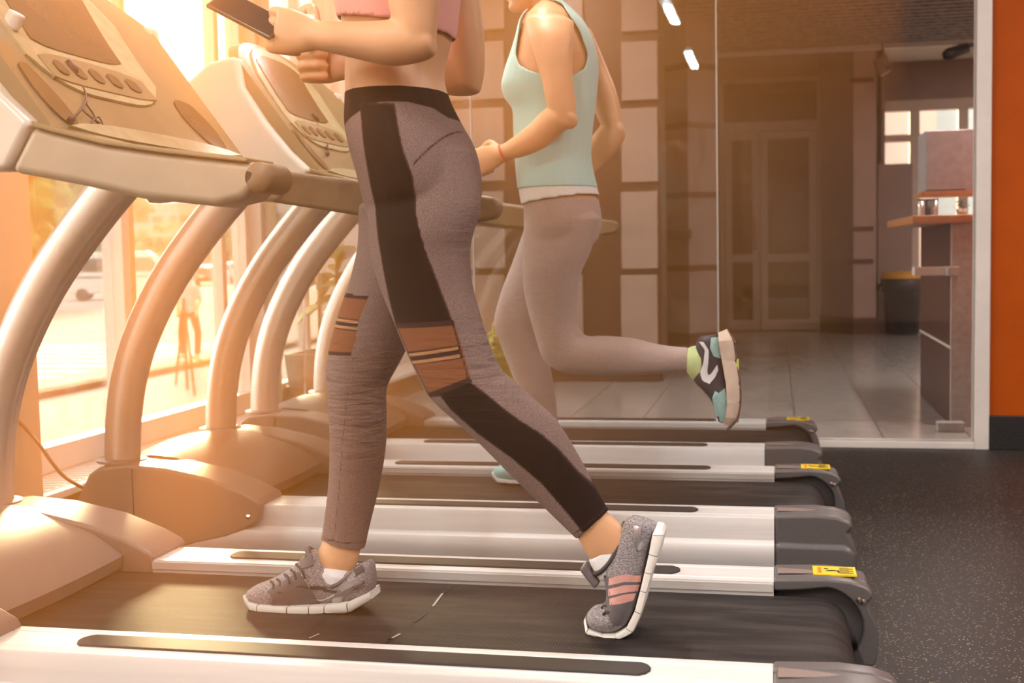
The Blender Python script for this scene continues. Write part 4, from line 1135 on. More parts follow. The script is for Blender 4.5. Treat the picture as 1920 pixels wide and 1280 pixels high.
def head(g, c, h, face):
    """skull, jaw, nose, ears; face is the way it looks"""
    f = Vector(face).normalized(); s = f.cross(Vector((0, 0, 1))).normalized(); z = Vector((0, 0, 1))
    def blob(o, r, sc):
        M_ = Matrix((f, s, z)).transposed()
        bm = bmesh.new(); bmesh.ops.create_icosphere(bm, subdivisions=3, radius=1)
        vs = [Vector(c) + M_ @ Vector((o[0]+q.co.x*r*sc[0], o[1]+q.co.y*r*sc[1], o[2]+q.co.z*r*sc[2])) for q in bm.verts]
        g.add(vs, [tuple(w.index for w in fc.verts) for fc in bm.faces]); bm.free()
    k = h/0.225
    blob((-0.012*k, 0, 0.028*k), 0.09*k, (1.02, 0.82, 0.94))       # skull
    blob((0.028*k, 0, -0.045*k), 0.062*k, (0.80, 0.86, 1.05))      # face
    blob((0.052*k, 0, -0.090*k), 0.026*k, (1.0, 1.1, 0.8))         # chin
    blob((0.088*k, 0, -0.020*k), 0.016*k, (0.8, 0.75, 1.7))        # nose
    blob((0.074*k, 0, -0.062*k), 0.015*k, (0.9, 1.5, 0.75))        # mouth
    blob((0.070*k, 0, 0.020*k), 0.02*k, (0.6, 2.4, 0.5))           # brow
    for q in (-1, 1): blob((-0.008*k, q*0.076*k, -0.012*k), 0.02*k, (0.8, 0.35, 1.5))
def face_parts(parent, c, h, face, skinlip):
    f = Vector(face).normalized(); s = f.cross(Vector((0, 0, 1))).normalized(); z = Vector((0, 0, 1)); k = h/0.225
    for q in (-1, 1):
        e = Vector(c) + f*0.078*k + s*q*0.030*k + z*0.004*k
        eo = obj('eye', G().ico(e, 0.0105*k, 2), 'sock_white', parent, smooth=True)
        obj('iris', G().ico(e+f*0.0065*k, 0.0055*k, 2), 'hair', eo, smooth=True)
        obj('eyebrow', G().tube([Vector(c)+f*0.085*k+s*q*0.014*k+z*0.022*k, Vector(c)+f*0.082*k+s*q*0.034*k+z*0.027*k, Vector(c)+f*0.068*k+s*q*0.052*k+z*0.020*k], 0.0035*k, 6), 'hair', parent)
    obj('lips', G().tube([Vector(c)+f*0.076*k-s*0.020*k-z*0.064*k, Vector(c)+f*0.087*k-z*0.062*k, Vector(c)+f*0.076*k+s*0.020*k-z*0.064*k], 0.005*k, 8), skinlip, parent, smooth=True)
def hair_on(parent, c, h, face, tail):
    f = Vector(face).normalized(); s = f.cross(Vector((0, 0, 1))).normalized(); z = Vector((0, 0, 1)); k = h/0.225
    g = G(); M_ = Matrix((f, s, z)).transposed()
    bm = bmesh.new(); bmesh.ops.create_icosphere(bm, subdivisions=3, radius=1)
    vs = []
    for q in bm.verts:
        p = Vector((q.co.x*0.098, q.co.y*0.080, q.co.z*0.092))
        if p.x > 0.045 and p.z < 0.055: p = p*0.72
        vs.append(Vector(c) + M_ @ ((p + Vector((-0.018, 0, 0.034)))*k))
    g.add(vs, [tuple(w.index for w in fc.verts) for fc in bm.faces]); bm.free()
    b0 = Vector(c) - f*0.10*k + z*0.06*k
    if tail: g.tube([b0, b0 - f*0.05 + z*0.01, b0 - f*0.085 - z*0.09, b0 - f*0.07 - z*0.22, b0 - f*0.06 - z*0.30], [0.022, 0.03, 0.032, 0.022, 0.006], 12)
    else: g.ico(b0, 0.045*k, 2, 0, 0.05)
    obj('hair', fuse('hair', g, 0.006, 4), 'hair', parent, smooth=True)

# ---- heathered leggings with black side panels and sheer knee bands
def leggings_mat():
    m, nt, b = nodes('panel_leggings'); N, L = nt.nodes, nt.links
    tc = N.new('ShaderNodeTexCoord'); mp = N.new('ShaderNodeMapping'); mp.inputs['Scale'].default_value = (1, 1, 2.2); L.new(tc.outputs['Object'], mp.inputs['Vector'])
    nz = N.new('ShaderNodeTexNoise'); nz.inputs['Scale'].default_value = 430; nz.inputs['Detail'].default_value = 5; L.new(mp.outputs['Vector'], nz.inputs['Vector'])
    cr = N.new('ShaderNodeValToRGB'); cr.color_ramp.elements[0].position = 0.36; cr.color_ramp.elements[0].color = (0.150, 0.100, 0.092, 1)
    cr.color_ramp.elements[1].position = 0.66; cr.color_ramp.elements[1].color = (0.34, 0.235, 0.205, 1); L.new(nz.outputs['Fac'], cr.inputs['Fac'])
    cur = cr.outputs['Color']
    def layer(attr, col, soft=0.0012):
        nonlocal cur
        at_ = N.new('ShaderNodeAttribute'); at_.attribute_name = attr
        mr = N.new('ShaderNodeMapRange'); mr.inputs['From Min'].default_value = -soft; mr.inputs['From Max'].default_value = soft
        L.new(at_.outputs['Fac'], mr.inputs['Value'])
        mx = N.new('ShaderNodeMix'); mx.data_type = 'RGBA'; L.new(mr.outputs['Result'], mx.inputs['Factor']); L.new(cur, mx.inputs['A']); mx.inputs['B'].default_value = (*col, 1)
        cur = mx.outputs['Result']
    layer('black', (0.016, 0.008, 0.006))
    layer('sheer', (0.25, 0.095, 0.045))
    layer('line', (0.050, 0.026, 0.020), 0.0010)
    layer('stripe', (0.50, 0.24, 0.115), 0.0010)
    L.new(cur, b.inputs['Base Color']); b.inputs['Roughness'].default_value = 0.8; b.inputs['Specular IOR Level'].default_value = 0.25
    # gathers across the leg behind the knees
    at_ = N.new('ShaderNodeAttribute'); at_.attribute_name = 'gather'
    n2 = N.new('ShaderNodeTexNoise'); n2.inputs['Scale'].default_value = 16; n2.inputs['Detail'].default_value = 2; n2.inputs['Distortion'].default_value = 0.4
    m2 = N.new('ShaderNodeMapping'); m2.inputs['Scale'].default_value = (0.7, 1, 4.5); L.new(tc.outputs['Object'], m2.inputs['Vector']); L.new(m2.outputs['Vector'], n2.inputs['Vector'])
    mu = N.new('ShaderNodeMath'); mu.operation = 'MULTIPLY'; L.new(n2.outputs['Fac'], mu.inputs[0]); L.new(at_.outputs['Fac'], mu.inputs[1])
    bp = N.new('ShaderNodeBump'); bp.inputs['Strength'].default_value = 0.8; bp.inputs['Distance'].default_value = 0.012
    L.new(mu.outputs[0], bp.inputs['Height']); L.new(bp.outputs['Normal'], b.inputs['Normal'])
    MATS['panel_leggings'] = m
leggings_mat()

# ------------------------------------------------------------------ the walking woman
YN, YF, YB = 2.285, 2.425, 2.355           # depth of near leg, far leg, body
w1_torso = [(690, -205, 830, -200, YB, .165), (662, -150, 848, -150, YB, .160), (638, -95, 856, -95, YB, .150), (628, -45, 857, -40, YB, .140), (640, 10, 851, 15, YB, .128), (650, 60, 845, 65, YB, .120),
            (654, 110, 833, 112, YB, .118), (655, 150, 829, 148, YB, .126), (658, 190, 838, 185, YB, .142)]
w1_hip = [(656, 165, 832, 160, YB, .135), (657, 195, 840, 188, YB, .146), (657, 232, 862, 232, YB, .158), (664, 275, 884, 272, YB, .166), (678, 322, 896, 318, YB, .168), (690, 372, 898, 365, YB, .160), (696, 412, 888, 405, YB, .135)]
w1_near = [(668, 290, 886, 282, YN+.02, .080), (690, 365, 900, 380, YN+.01, .090), (694, 428, 888, 430, YN, .090), (698, 480, 880, 470, YN, .086), (714, 535, 884, 533, YN, .082), (736, 590, 898, 585, YN, .078),
           (758, 645, 912, 632, YN, .072), (782, 698, 928, 672, YN, .067), (808, 745, 944, 698, YN, .064), (853, 787, 962, 712, YN, .062), (895, 825, 990, 738, YN, .061), (947, 878, 1042, 787, YN+.005, .058), (1005, 935, 1086, 856, YN+.015, .050),
           (1043, 972, 1112, 906, YN+.02, .043), (1080, 1008, 1141, 956, YN+.025, .039)]
w1_far = [(676, 385, 840, 415, YF-.01, .080), (674, 460, 815, 500, YF, .084), (660, 522, 790, 570, YF, .080), (643, 570, 772, 622, YF, .075), (627, 622, 756, 664, YF, .070), (614, 685, 740, 694, YF, .064), (616, 735, 723, 730, YF, .060),
          (620, 785, 723, 788, YF, .060), (621, 850, 721, 842, YF, .058), (617, 915, 710, 912, YF, .050), (609, 975, 694, 978, YF-.005, .042), (604, 1006, 684, 1024, YF-.01, .040)]
w1_ank_n = [(1068, 990, 1122, 944, YN+.02, .030), (1086, 1011, 1141, 962, YN+.025, .033), (1104, 1044, 1166, 985, YN+.03, .034), (1128, 1070, 1192, 1012, YN+.035, .032), (1146, 1096, 1198, 1052, YN+.035, .028)]
w1_ank_f = [(616, 975, 682, 985, YF-.01, .030), (606, 1012, 676, 1026, YF-.012, .032), (592, 1042, 670, 1054, YF-.02, .034), (586, 1070, 664, 1078, YF-.02, .034), (575, 1100, 668, 1104, YF-.02, .032)]
w1 = thing('person', 'woman walking in black panelled leggings and a pink sports bra', 'person', (at(780, 1000, YB).x, YB, BELT_Z))
def rel(me, root):
    me.transform(Matrix.Translation(-Vector(root.location))); return me
g = G()
limb(g, w1_torso); limb(g, w1_hip, .006); limb(g, w1_near, .006); limb(g, w1_far, .006); limb(g, w1_ank_n); limb(g, w1_ank_f)
# near arm: upper arm, forearm, hand
YA = 2.165
limb(g, [(716, -190, 826, -180, YA+.03, .048), (716, -120, 830, -120, YA+.01, .050), (722, -50, 826, -45, YA, .047), (730, 10, 822, 15, YA, .044), (742, 50, 818, 60, YA, .041), (752, 78, 812, 98, YA, .036)])
limb(g, [(804, 52, 808, 108, YA, .032), (770, 32, 786, 117, YA, .040), (735, 37, 735, 124, YA, .041), (690, 40, 690, 116, YA, .038), (640, 40, 640, 104, YA, .032), (600, 40, 598, 95, YA+.005, .025), (578, 40, 574, 92, YA+.01, .024)])
fist(g, 546, 60, YA+.015, at(592, 66, YA+.005), 0.098, into=Vector((0, 1, -0.1)))
# far arm behind the back line
YG = 2.565
limb(g, [(800, -190, 880, -185, YG-.05, .045), (815, -110, 888, -100, YG-.02, .047), (828, -20, 898, -10, YG, .045), (834, 60, 907, 65, YG, .043), (842, 120, 908, 130, YG, .040), (850, 150, 900, 172, YG, .034)])
limb(g, [(892, 120, 884, 180, YG, .030), (850, 95, 850, 180, YG, .038), (800, 85, 800, 168, YG-.01, .038), (740, 88, 740, 152, YG-.03, .034), (690, 95, 690, 145, YG-.05, .028), (655, 98, 655, 142, YG-.06, .024)])
fist(g, 618, 119, YG-.065, at(662, 119, YG-.055), 0.098, into=Vector((-0.1, -1, -0.2)))
# neck and head, above the frame
nk = [(722, -215, 800, -210, YB, .058), (722, -250, 790, -245, YB, .050), (715, -285, 785, -280, YB, .050)]
limb(g, nk)
hc1 = at(738, -352, YB)
head(g, hc1, 0.235, (-1, 0, -0.08))
body = obj('body', rel(fuse('body', g, 0.0042, 5), w1), 'skin', w1, smooth=True)
hold = thing  # (things stay top-level; parts go under the person)
def under(fn, root, *a):
    pre = set(bpy.data.objects)
    fn(root, *a)
    for o in set(bpy.data.objects)-pre:
        if o.type == 'MESH': o.data.transform(Matrix.Translation(-Vector(root.location)))
under(face_parts, w1, hc1, 0.235, (-1, 0, -0.08), 'shoe_pink'); under(hair_on, w1, hc1, 0.235, (-1, 0, -0.08), True)
# leggings
g = G(); limb(g, w1_hip); limb(g, w1_near + [(1112, 1040, 1168, 992, YN+.03, .038)]); limb(g, w1_far + [(596, 1046, 676, 1062, YF-.015, .040)])
me = fuse('leggings', g, 0.0045, 4)
co = coords(me)
xz = co[:, [0, 2]]
near = co[:, 1] < YB
# trim the waist and the ankle ends to clean hems
zw = at(745, 176, YB).z
hem_n = poly_sd(xz, px_poly([(1076, 1014), (1143, 957), (1400, 1100), (1100, 1400)], YN+.025))
keep = (co[:, 2] < zw) & (hem_n < 0) & ~((co[:, 0] < at(760, 1000, YF).x) & (co[:, 2] < at(645, 1018, YF-.01).z + (co[:, 0]-at(645, 1018, YF).x)*-0.22))
def nearpx(pts, y): return poly_sd(xz, px_poly(pts, y))
side = np.where(near, 0.0, -1.0)
YS = YN-.03                                   # side seam lies on the outer face of the near leg
band = nearpx([(600, 100), (920, 100), (920, 228), (853, 226), (835, 212), (800, 205), (753, 208), (690, 236), (660, 252), (600, 258)], YB)
stripe_up = nearpx([(690, 200), (752, 200), (775, 290), (790, 332), (795, 400), (811, 470), (835, 540), (857, 603), (885, 705), (842, 738), (805, 742), (745, 610), (730, 500), (715, 400), (705, 330)], YS)
low = nearpx([(836, 735), (885, 705), (921, 733), (972, 775), (1020, 809), (1049, 838), (1082, 882), (1146, 958), (1098, 1004), (1071, 967), (1020, 901), (965, 850), (903, 806), (855, 763)], YS+.02)
black = np.maximum(band, np.maximum(stripe_up, low) + side)
sheer_n = nearpx([(744, 610), (860, 602), (890, 708), (806, 744)], YS) + side
far_leg = (co[:, 1] > YB+.01)
sheer_f = nearpx([(620, 548), (706, 553), (690, 588), (682, 609), (679, 635), (669, 664), (590, 664)], YF-.03) + np.where(co[:, 1] > YN-.02, 0.0, -1.0)
def bandline(a, b, y, hw, mask):
    p, q = at(*a, y), at(*b, y); p = np.array((p.x, p.z)); q = np.array((q.x, q.z)); e = (q-p)
    w = xz-p; t = (w@e)/(e@e)
    dist = np.abs(w@np.array((-e[1], e[0])))/np.linalg.norm(e)
    return np.where((t > -0.02) & (t < 1.02) & mask, hw-dist, -1.0)
sn, sf = sheer_n > -0.002, sheer_f > -0.002
line = np.full(len(co), -1.0); strp = np.full(len(co), -1.0)
for a, b, y, hw, mk in (((745, 610), (858, 603), YS, .005, near), ((806, 741), (890, 708), YS, .005, near), ((768, 671), (868, 657), YS, .013, sn), ((620, 551), (706, 555), YF-.03, .005, sf), ((600, 662), (670, 662), YF-.03, .005, sf),
                        ((630, 604), (690, 608), YF-.03, .012, sf), ((853, 230), (792, 312), YS, .0018, near), ((1076, 1000), (1140, 950), YN, .0012, near), ((600, 998), (690, 1012), YF, .0016, far_leg), ((656, 695), (622, 1010), YF-.06, .0010, far_leg)):
    line = np.maximum(line, bandline(a, b, y, hw, mk))
for a, b, y, hw, mk in (((766, 665), (866, 650), YS, .0030, sn), ((772, 679), (870, 664), YS, .0030, sn), ((630, 598), (690, 602), YF-.03, .0028, sf), ((628, 610), (690, 614), YF-.03, .0028, sf)):
    strp = np.maximum(strp, bandline(a, b, y, hw, mk))
line = np.maximum(line, 0.0016-np.abs(np.maximum(stripe_up, low)+side))
def blobw(u, v, y, r):
    p = at(u, v, y); return np.exp(-(((co-np.array(p))**2).sum(1))/(r*r))
gath = blobw(910, 690, YN, .09) + blobw(700, 745, YF, .11)*1.0 + blobw(880, 420, YN, .06)*0.5 + blobw(650, 770, YF, .08)*0.6 + 0.03
for nm, val in (('black', black), ('sheer', np.maximum(sheer_n, sheer_f)), ('line', line), ('stripe', strp), ('gather', gath)): set_attr(me, nm, val)
cut_mesh(me, keep)
lg = obj('leggings', rel(me, w1), 'panel_leggings', w1, smooth=True)
# pink sports bra
g = G(); limb(g, [(s[0]-4, s[1], s[2]+4, s[3], s[4], s[5]+.005) for s in w1_torso])
me = fuse('sports_bra', g, 0.006, 4); co = coords(me)
z0, z1 = at(640, 40, YB).z, at(848, 72, YB).z; xx0, xx1 = at(640, 40, YB).x, at(848, 72, YB).x
hem = z0 + (z1-z0)*np.clip((co[:, 0]-xx0)/(xx1-xx0), 0, 1)
topz = at(740, -150, YB).z
arm_hole = ((co[:, 0]-at(762, -150, YB).x)**2 + (co[:, 2]-topz)**2 < 0.075**2) & (np.abs(co[:, 1]-YB) > 0.06)
keep = (co[:, 2] > hem) & (co[:, 2] < topz+.03) & ~arm_hole
cut_mesh(me, keep)
solid(obj('sports_bra', rel(me, w1), 'pink_bra', w1, smooth=True), 0.003)
# phone in the near hand
pc = at(466, 28, YA+.02)
ph = thing('phone', 'slim phone held up by the walking woman', 'phone', pc)
dx = (at(515, 54, YA+.02)-at(415, 2, YA+.02)).normalized()
nv = Vector((dx.z, 0.75, -dx.x)).normalized(); nv = (nv - dx*nv.dot(dx)).normalized(); sv = dx.cross(nv)
obj('case', G().obox((0, 0, 0), dx*0.072, sv*0.035, nv*0.0045), 'phone_body', ph, bevel=0.004, seg=3)
obj('screen', G().obox(-nv*0.0046, dx*0.066, sv*0.031, nv*0.0006), 'phone_screen', ph)
obj('camera_bump', G().obox(nv*0.005-dx*0.055+sv*0.02, dx*0.010, sv*0.008, nv*0.0012), 'phone_screen', ph, bevel=0.001)

# ------------------------------------------------------------------ running shoes
def clampz(g, z):
    g.v = [(x, y, max(q, z)) for x, y, q in g.v]; return g
SH = 0.046
def shoe(root, y, upper, sole, wid, m_up, m_sole, zmin=None, gaps=True, name='shoe'):
    """upper and sole from outline pairs running toe -> heel; wid = half widths"""
    g = G(); rings = []
    S_ = []
    y = y-SH                                  # the outline seen is that of the near side
    for (a, w) in zip(upper, wid): S_.append((*a, y, w))
    P = np.array(S_, float); Q = np.vstack([2*P[0]-P[1], P, 2*P[-1]-P[-2]])
    for i in range(1, len(Q)-2):
        for k in range(4):
            t = k/4
            rings.append(ring(*(0.5*((2*Q[i]) + (Q[i+1]-Q[i-1])*t + (2*Q[i-1]-5*Q[i]+4*Q[i+1]-Q[i+2])*t*t + (3*Q[i]-Q[i-1]-3*Q[i+1]+Q[i+2])*t**3)), n=24, e=2.35))
    rings.append(ring(*Q[-2], n=24, e=2.35))
    rings = [[p + Vector((0, SH, 0)) for p in r] for r in rings]
    g.loft(rings)
    if zmin: clampz(g, zmin+0.004)
    up = obj(name, g, m_up, root); up.data.polygons.foreach_set('use_smooth', [True]*len(up.data.polygons))
    # sole in blocks, with flex grooves between them
    n = len(sole)
    for k in range(n-1):
        a, b = sole[k], sole[k+1]
        rr = []
        for t in (0.0, 0.12, 0.5, 0.88, 1.0):
            gap = 0.025 if gaps else 0.0
            tt = gap + (1-2*gap)*t
            uT, vT, uB, vB, w = [a[i]+(b[i]-a[i])*tt for i in range(5)]
            dr = 1.0 if 0 < t < 1 else 0.93
            top, bot = at(uT, vT, y), at(uB, vB, y)
            bot = top + (bot-top)*dr
            prof = [(top, -w), (top.lerp(bot, .35), -w*1.03), (top.lerp(bot, .85), -w*1.0), (bot, -w*0.90), (bot, w*0.90), (top.lerp(bot, .85), w), (top.lerp(bot, .35), w*1.03), (top, w)]
            rr.append([p + Vector((0, q+SH, 0)) for p, q in prof])
        gs = G().loft(rr)
        if zmin: clampz(gs, zmin)
        so = obj('sole_block', gs, m_sole, up); shade_auto(so, 50)
    return up
def place(o, root):
    """move a mesh made in world places under its root"""
    def rec(q):
        if q.type == 'MESH': q.data.transform(Matrix.Translation(-Vector(root.location)))
        for c in q.children: rec(c)
    rec(o)
def tread_line(up, pts, bvh, r, m, nm='lace'):
    return obj(nm, G().tube(smooth_path([hit(bvh, u, v, r*0.6) for u, v in pts], 4), r, 8), m, up, smooth=True)

# front shoe, flat on the belt
ZB = BELT_Z + 0.001
fy = YF-.035
upF = [(449, 1117, 451, 1136), (462, 1108, 464, 1141), (485, 1099, 487, 1144), (510, 1087, 512, 1145), (535, 1070, 540, 1145), (555, 1052, 565, 1144), (572, 1040, 590, 1143), (592, 1060, 612, 1142), (615, 1080, 632, 1140), (640, 1080, 650, 1136), (664, 1066, 668, 1130), (681, 1060, 682, 1122), (687, 1078, 688, 1116)]
wF = [.018, .032, .042, .047, .047, .044, .041, .038, .036, .036, .035, .030, .020]
soF = [(446, 1122, 449, 1136, .022), (462, 1132, 466, 1149, .040), (482, 1135, 482, 1152, .049), (540, 1137, 540, 1152, .053), (580, 1137, 580, 1152, .050), (608, 1136, 608, 1151, .048), (650, 1131, 652, 1151, .046), (690, 1113, 693, 1128, .030)]
sF = shoe(w1, fy, upF, soF, wF, 'shoe_heather', 'shoe_sole', ZB)
bv = BVHTree.FromPolygons([v.co.copy() for v in sF.data.vertices], [tuple(p.vertices) for p in sF.data.polygons])
patch('quarter_overlay', [(502, 1108), (512, 1120), (508, 1136)], [(560, 1072), (585, 1110), (605, 1136)], bv, 'shoe_grey', sF)
patch('heel_counter', [(618, 1138), (628, 1112), (650, 1096), (680, 1086)], [(634, 1138), (644, 1118), (660, 1106), (684, 1098)], bv, 'shoe_reflect', sF)
patch('heel_tab', [(664, 1069), (670, 1066), (680, 1060)], [(668, 1080), (674, 1075), (684, 1070)], bv, 'shoe_dark', sF, 6, 3)
patch('foxing', [(452, 1132), (500, 1140), (560, 1139), (620, 1136), (660, 1129), (687, 1113)], [(452, 1138), (500, 1145), (560, 1145), (620, 1143), (660, 1137), (687, 1120)], bv, 'shoe_dark', sF, 24, 2)
patch('tongue', [(560, 1040), (568, 1030), (582, 1032)], [(566, 1066), (580, 1062), (588, 1060)], bv, 'shoe_grey', sF, 6, 4, 0.004)
for (a, b) in (((508, 1090), (514, 1104)), ((520, 1086), (526, 1099)), ((534, 1077), (544, 1094)), ((546, 1068), (556, 1086)), ((556, 1058), (572, 1084))):
    tread_line(sF, [a, ((a[0]+b[0])/2+2, (a[1]+b[1])/2-2), b], bv, 0.0026, 'shoe_dark')
tread_line(sF, [(566, 1076), (580, 1100), (600, 1125), (607, 1134)], bv, 0.002, 'shoe_reflect', 'piping')
for u, v in ((549, 1104), (556, 1098), (556, 1112), (562, 1118), (572, 1126), (574, 1117), (561, 1128), (584, 1126)):
    obj('vent_hole', G().ico(hit(bv, u, v, 0.0003), 0.0014, 1), 'shoe_dark', sF)
# tongue pull and collar rim
obj('tongue_top', G().tube(smooth_path([at(590, 1058, fy-.02), at(578, 1035, fy-.012), at(578, 1028, fy), at(590, 1034, fy+.014)]), [.006]*19, 8), 'shoe_grey', sF, smooth=True)
cl = []
for k in range(21):
    a = math.pi*2*k/20
    base = at(628 + 46*math.cos(a), 1078 - 8*math.cos(2*a)*1.0 + (-10*math.cos(a) if math.cos(a) > 0 else 12*math.cos(a)), fy)
    cl.append(base + Vector((0, -0.034*math.sin(a), -0.008*abs(math.sin(a)))))
obj('collar', G().tube(cl, 0.005, 8), 'shoe_grey', sF, smooth=True)
limb_s = G(); limb(limb_s, [(588, 1066, 662, 1078, fy, .035), (582, 1085, 664, 1092, fy, .036), (578, 1105, 664, 1108, fy, .034)])
obj('sock', limb_s, 'sock_white', sF, smooth=True)
place(sF, w1)

# rear shoe, heel lifted, bent at the ball
ry = YN+.035
upR = [(1094, 1168, 1098, 1180), (1098, 1158, 1106, 1188), (1108, 1150, 1128, 1194), (1126, 1146, 1152, 1192), (1132, 1128, 1172, 1180), (1130, 1104, 1188, 1150), (1126, 1082, 1196, 1118), (1118, 1062, 1204, 1082), (1120, 1046, 1214, 1048), (1146, 1020, 1222, 1022), (1164, 990, 1228, 1004), (1176, 977, 1226, 993), (1195, 982, 1222, 990)]
wR = [.018, .032, .041, .046, .047, .045, .042, .040, .038, .037, .035, .028, .016]
soR = [(1093, 1164, 1090, 1172, .020), (1100, 1184, 1096, 1192, .036), (1128, 1192, 1134, 1202, .044), (1152, 1192, 1160, 1202, .047), (1174, 1178, 1188, 1186, .047), (1190, 1146, 1203, 1152, .046), (1200, 1108, 1213, 1112, .044), (1208, 1074, 1222, 1078, .042), (1216, 1040, 1234, 1046, .041), (1222, 1005, 1244, 1006, .036), (1228, 992, 1240, 994, .022)]
sR = shoe(w1, ry, upR, soR, wR, 'shoe_heather', 'shoe_sole', ZB)
bv = BVHTree.FromPolygons([v.co.copy() for v in sR.data.vertices], [tuple(p.vertices) for p in sR.data.polygons])
patch('quarter_overlay', [(1124, 1084), (1130, 1110), (1133, 1140), (1150, 1170)], [(1196, 1076), (1194, 1108), (1184, 1145), (1172, 1172)], bv, 'shoe_grey', sR, 24, 14)
for (a, b) in ((((1143, 1083), (1170, 1077), (1200, 1078)), ((1143, 1097), (1170, 1090), (1199, 1090))), (((1143, 1104), (1170, 1096), (1197, 1095)), ((1143, 1117), (1170, 1110), (1194, 1107))), (((1144, 1122), (1168, 1114), (1190, 1111)), ((1145, 1134), (1168, 1130), (1186, 1124)))):
    patch('side_stripe', a, b, bv, 'shoe_pink', sR, 8, 4, 0.003)
patch('heel_counter', [(1188, 985), (1190, 1005), (1196, 1032)], [(1202, 988), (1202, 1006), (1207, 1028)], bv, 'shoe_reflect', sR, 8, 3, 0.003)
patch('foxing', [(1222, 998), (1212, 1035), (1206, 1070), (1200, 1100), (1190, 1140), (1174, 1174)], [(1226, 1002), (1218, 1040), (1209, 1076), (1203, 1108), (1194, 1146), (1178, 1178)], bv, 'shoe_dark', sR, 20, 2)
for (a, b) in (((1120, 1086), (1136, 1080)), ((1122, 1110), (1132, 1106)), ((1126, 1124), (1136, 1120)), ((1130, 1140), (1140, 1136)), ((1132, 1152), (1144, 1148))):
    tread_line(sR, [a, ((a[0]+b[0])/2, (a[1]+b[1])/2-3), b], bv, 0.003, 'shoe_dark')
obj('tongue_top', G().obox(at(1108, 1076, ry), (at(1122, 1096, ry)-at(1094, 1060, ry))*0.5, Vector((0, .022, 0)), (at(1116, 1068, ry)-at(1106, 1078, ry))*0.55), 'shoe_grey', sR, bevel=0.005)
cl = []
for k in range(25):
    a = math.pi*2*k/24
    p = at(1140, 1036, ry).lerp(at(1140, 1036, ry), 0)
    e1 = (at(1170, 980, ry)-at(1108, 1066, ry))*0.5; c_ = (at(1170, 980, ry)+at(1108, 1066, ry))*0.5
    dip = (at(1150, 1052, ry)-at(1138, 1024, ry))*0.85
    cl.append(c_ + e1*math.cos(a) + Vector((0, -0.034*math.sin(a), 0)) + dip*abs(math.sin(a))*0.9)
obj('collar', G().tube(cl, 0.005, 8), 'shoe_dark', sR, smooth=True)
limb_s = G(); limb(limb_s, [(1105, 1050, 1166, 1008, ry, .035), (1112, 1066, 1180, 1020, ry, .036), (1122, 1086, 1196, 1046, ry, .034)])
obj('sock', limb_s, 'sock_white', sR, smooth=True)
place(sR, w1)

# ------------------------------------------------------------------ the running woman
Y2, Y2N, Y2F = 3.66, 3.575, 3.75
w2_torso = [(1002, 18, 1066, 14, Y2, .105), (984, 42, 1090, 40, Y2, .165), (974, 72, 1106, 72, Y2, .158), (964, 102, 1115, 104, Y2, .150), (953, 134, 1117, 132, Y2, .142), (947, 164, 1115, 160, Y2, .136), (953, 186, 1113, 184, Y2, .128),
            (967, 206, 1110, 208, Y2, .122), (969, 245, 1105, 250, Y2, .120), (972, 292, 1103, 295, Y2, .128), (976, 340, 1111, 338, Y2, .146), (984, 388, 1120, 368, Y2, .158)]
w2_hip = [(980, 345, 1110, 338, Y2, .142), (984, 388, 1120, 368, Y2, .155), (985, 425, 1127, 412, Y2, .168), (984, 460, 1120, 448, Y2, .160)]
w2_near = [(984, 420, 1127, 408, Y2N+.02, .085), (981, 468, 1106, 474, Y2N+.01, .090), (981, 510, 1090, 510, Y2N, .084), (984, 550, 1084, 548, Y2N, .078), (993, 590, 1081, 584, Y2N, .072), (1006, 636, 1084, 612, Y2N, .066), (1020, 674, 1094, 626, Y2N, .062),
           (1052, 697, 1108, 630, Y2N, .060), (1095, 702, 1122, 629, Y2N, .058), (1135, 704, 1150, 630, Y2N, .056), (1180, 704, 1188, 634, Y2N, .052), (1230, 701, 1234, 645, Y2N, .044), (1270, 698, 1272, 650, Y2N, .038), (1292, 697, 1293, 651, Y2N, .037)]
w2_far = [(985, 425, 1090, 455, Y2F-.01, .080), (962, 490, 1062, 515, Y2F, .080), (940, 548, 1040, 565, Y2F, .074), (927, 606, 1026, 615, Y2F, .068), (941, 650, 1022, 652, Y2F, .062), (957, 692, 1032, 690, Y2F, .060), (974, 737, 1041, 740, Y2F, .058), (996, 785, 1046, 790, Y2F, .050), (1018, 830, 1056, 832, Y2F, .040), (1026, 850, 1062, 850, Y2F, .037)]
w2 = thing('person', 'woman running in an aqua tank top and mauve leggings', 'person', (at(1045, 880, Y2).x, Y2, BELT_Z))
g = G()
limb(g, w2_torso, .004); limb(g, w2_hip, .007); limb(g, w2_near, .006); limb(g, w2_far, .006)
limb(g, [(1284, 694, 1284, 654, Y2N, .030), (1308, 692, 1306, 654, Y2N, .030), (1330, 700, 1328, 656, Y2N, .030), (1345, 720, 1345, 660, Y2N, .028)])
limb(g, [(1022, 840, 1058, 842, Y2F, .034), (1026, 865, 1064, 868, Y2F, .034), (1020, 888, 1068, 890, Y2F, .032)])
Y2A = 3.475
limb(g, [(986, 34, 1076, 40, Y2A+.045, .045), (990, 66, 1076, 70, Y2A+.02, .052), (1002, 104, 1073, 104, Y2A+.005, .048), (1016, 150, 1074, 150, Y2A, .044), (1025, 196, 1080, 202, Y2A, .042), (1036, 222, 1078, 238, Y2A, .036)])
limb(g, [(1060, 196, 1080, 236, Y2A, .034), (1022, 205, 1056, 247, Y2A, .040), (996, 230, 1026, 274, Y2A, .038), (965, 255, 990, 291, Y2A+.005, .032), (940, 272, 955, 300, Y2A+.01, .026), (928, 276, 940, 305, Y2A+.01, .024)])
fist(g, 912, 298, Y2A+.015, at(944, 286, Y2A+.01), 0.092, into=Vector((0, 1, -0.1)))
Y2B = 3.845
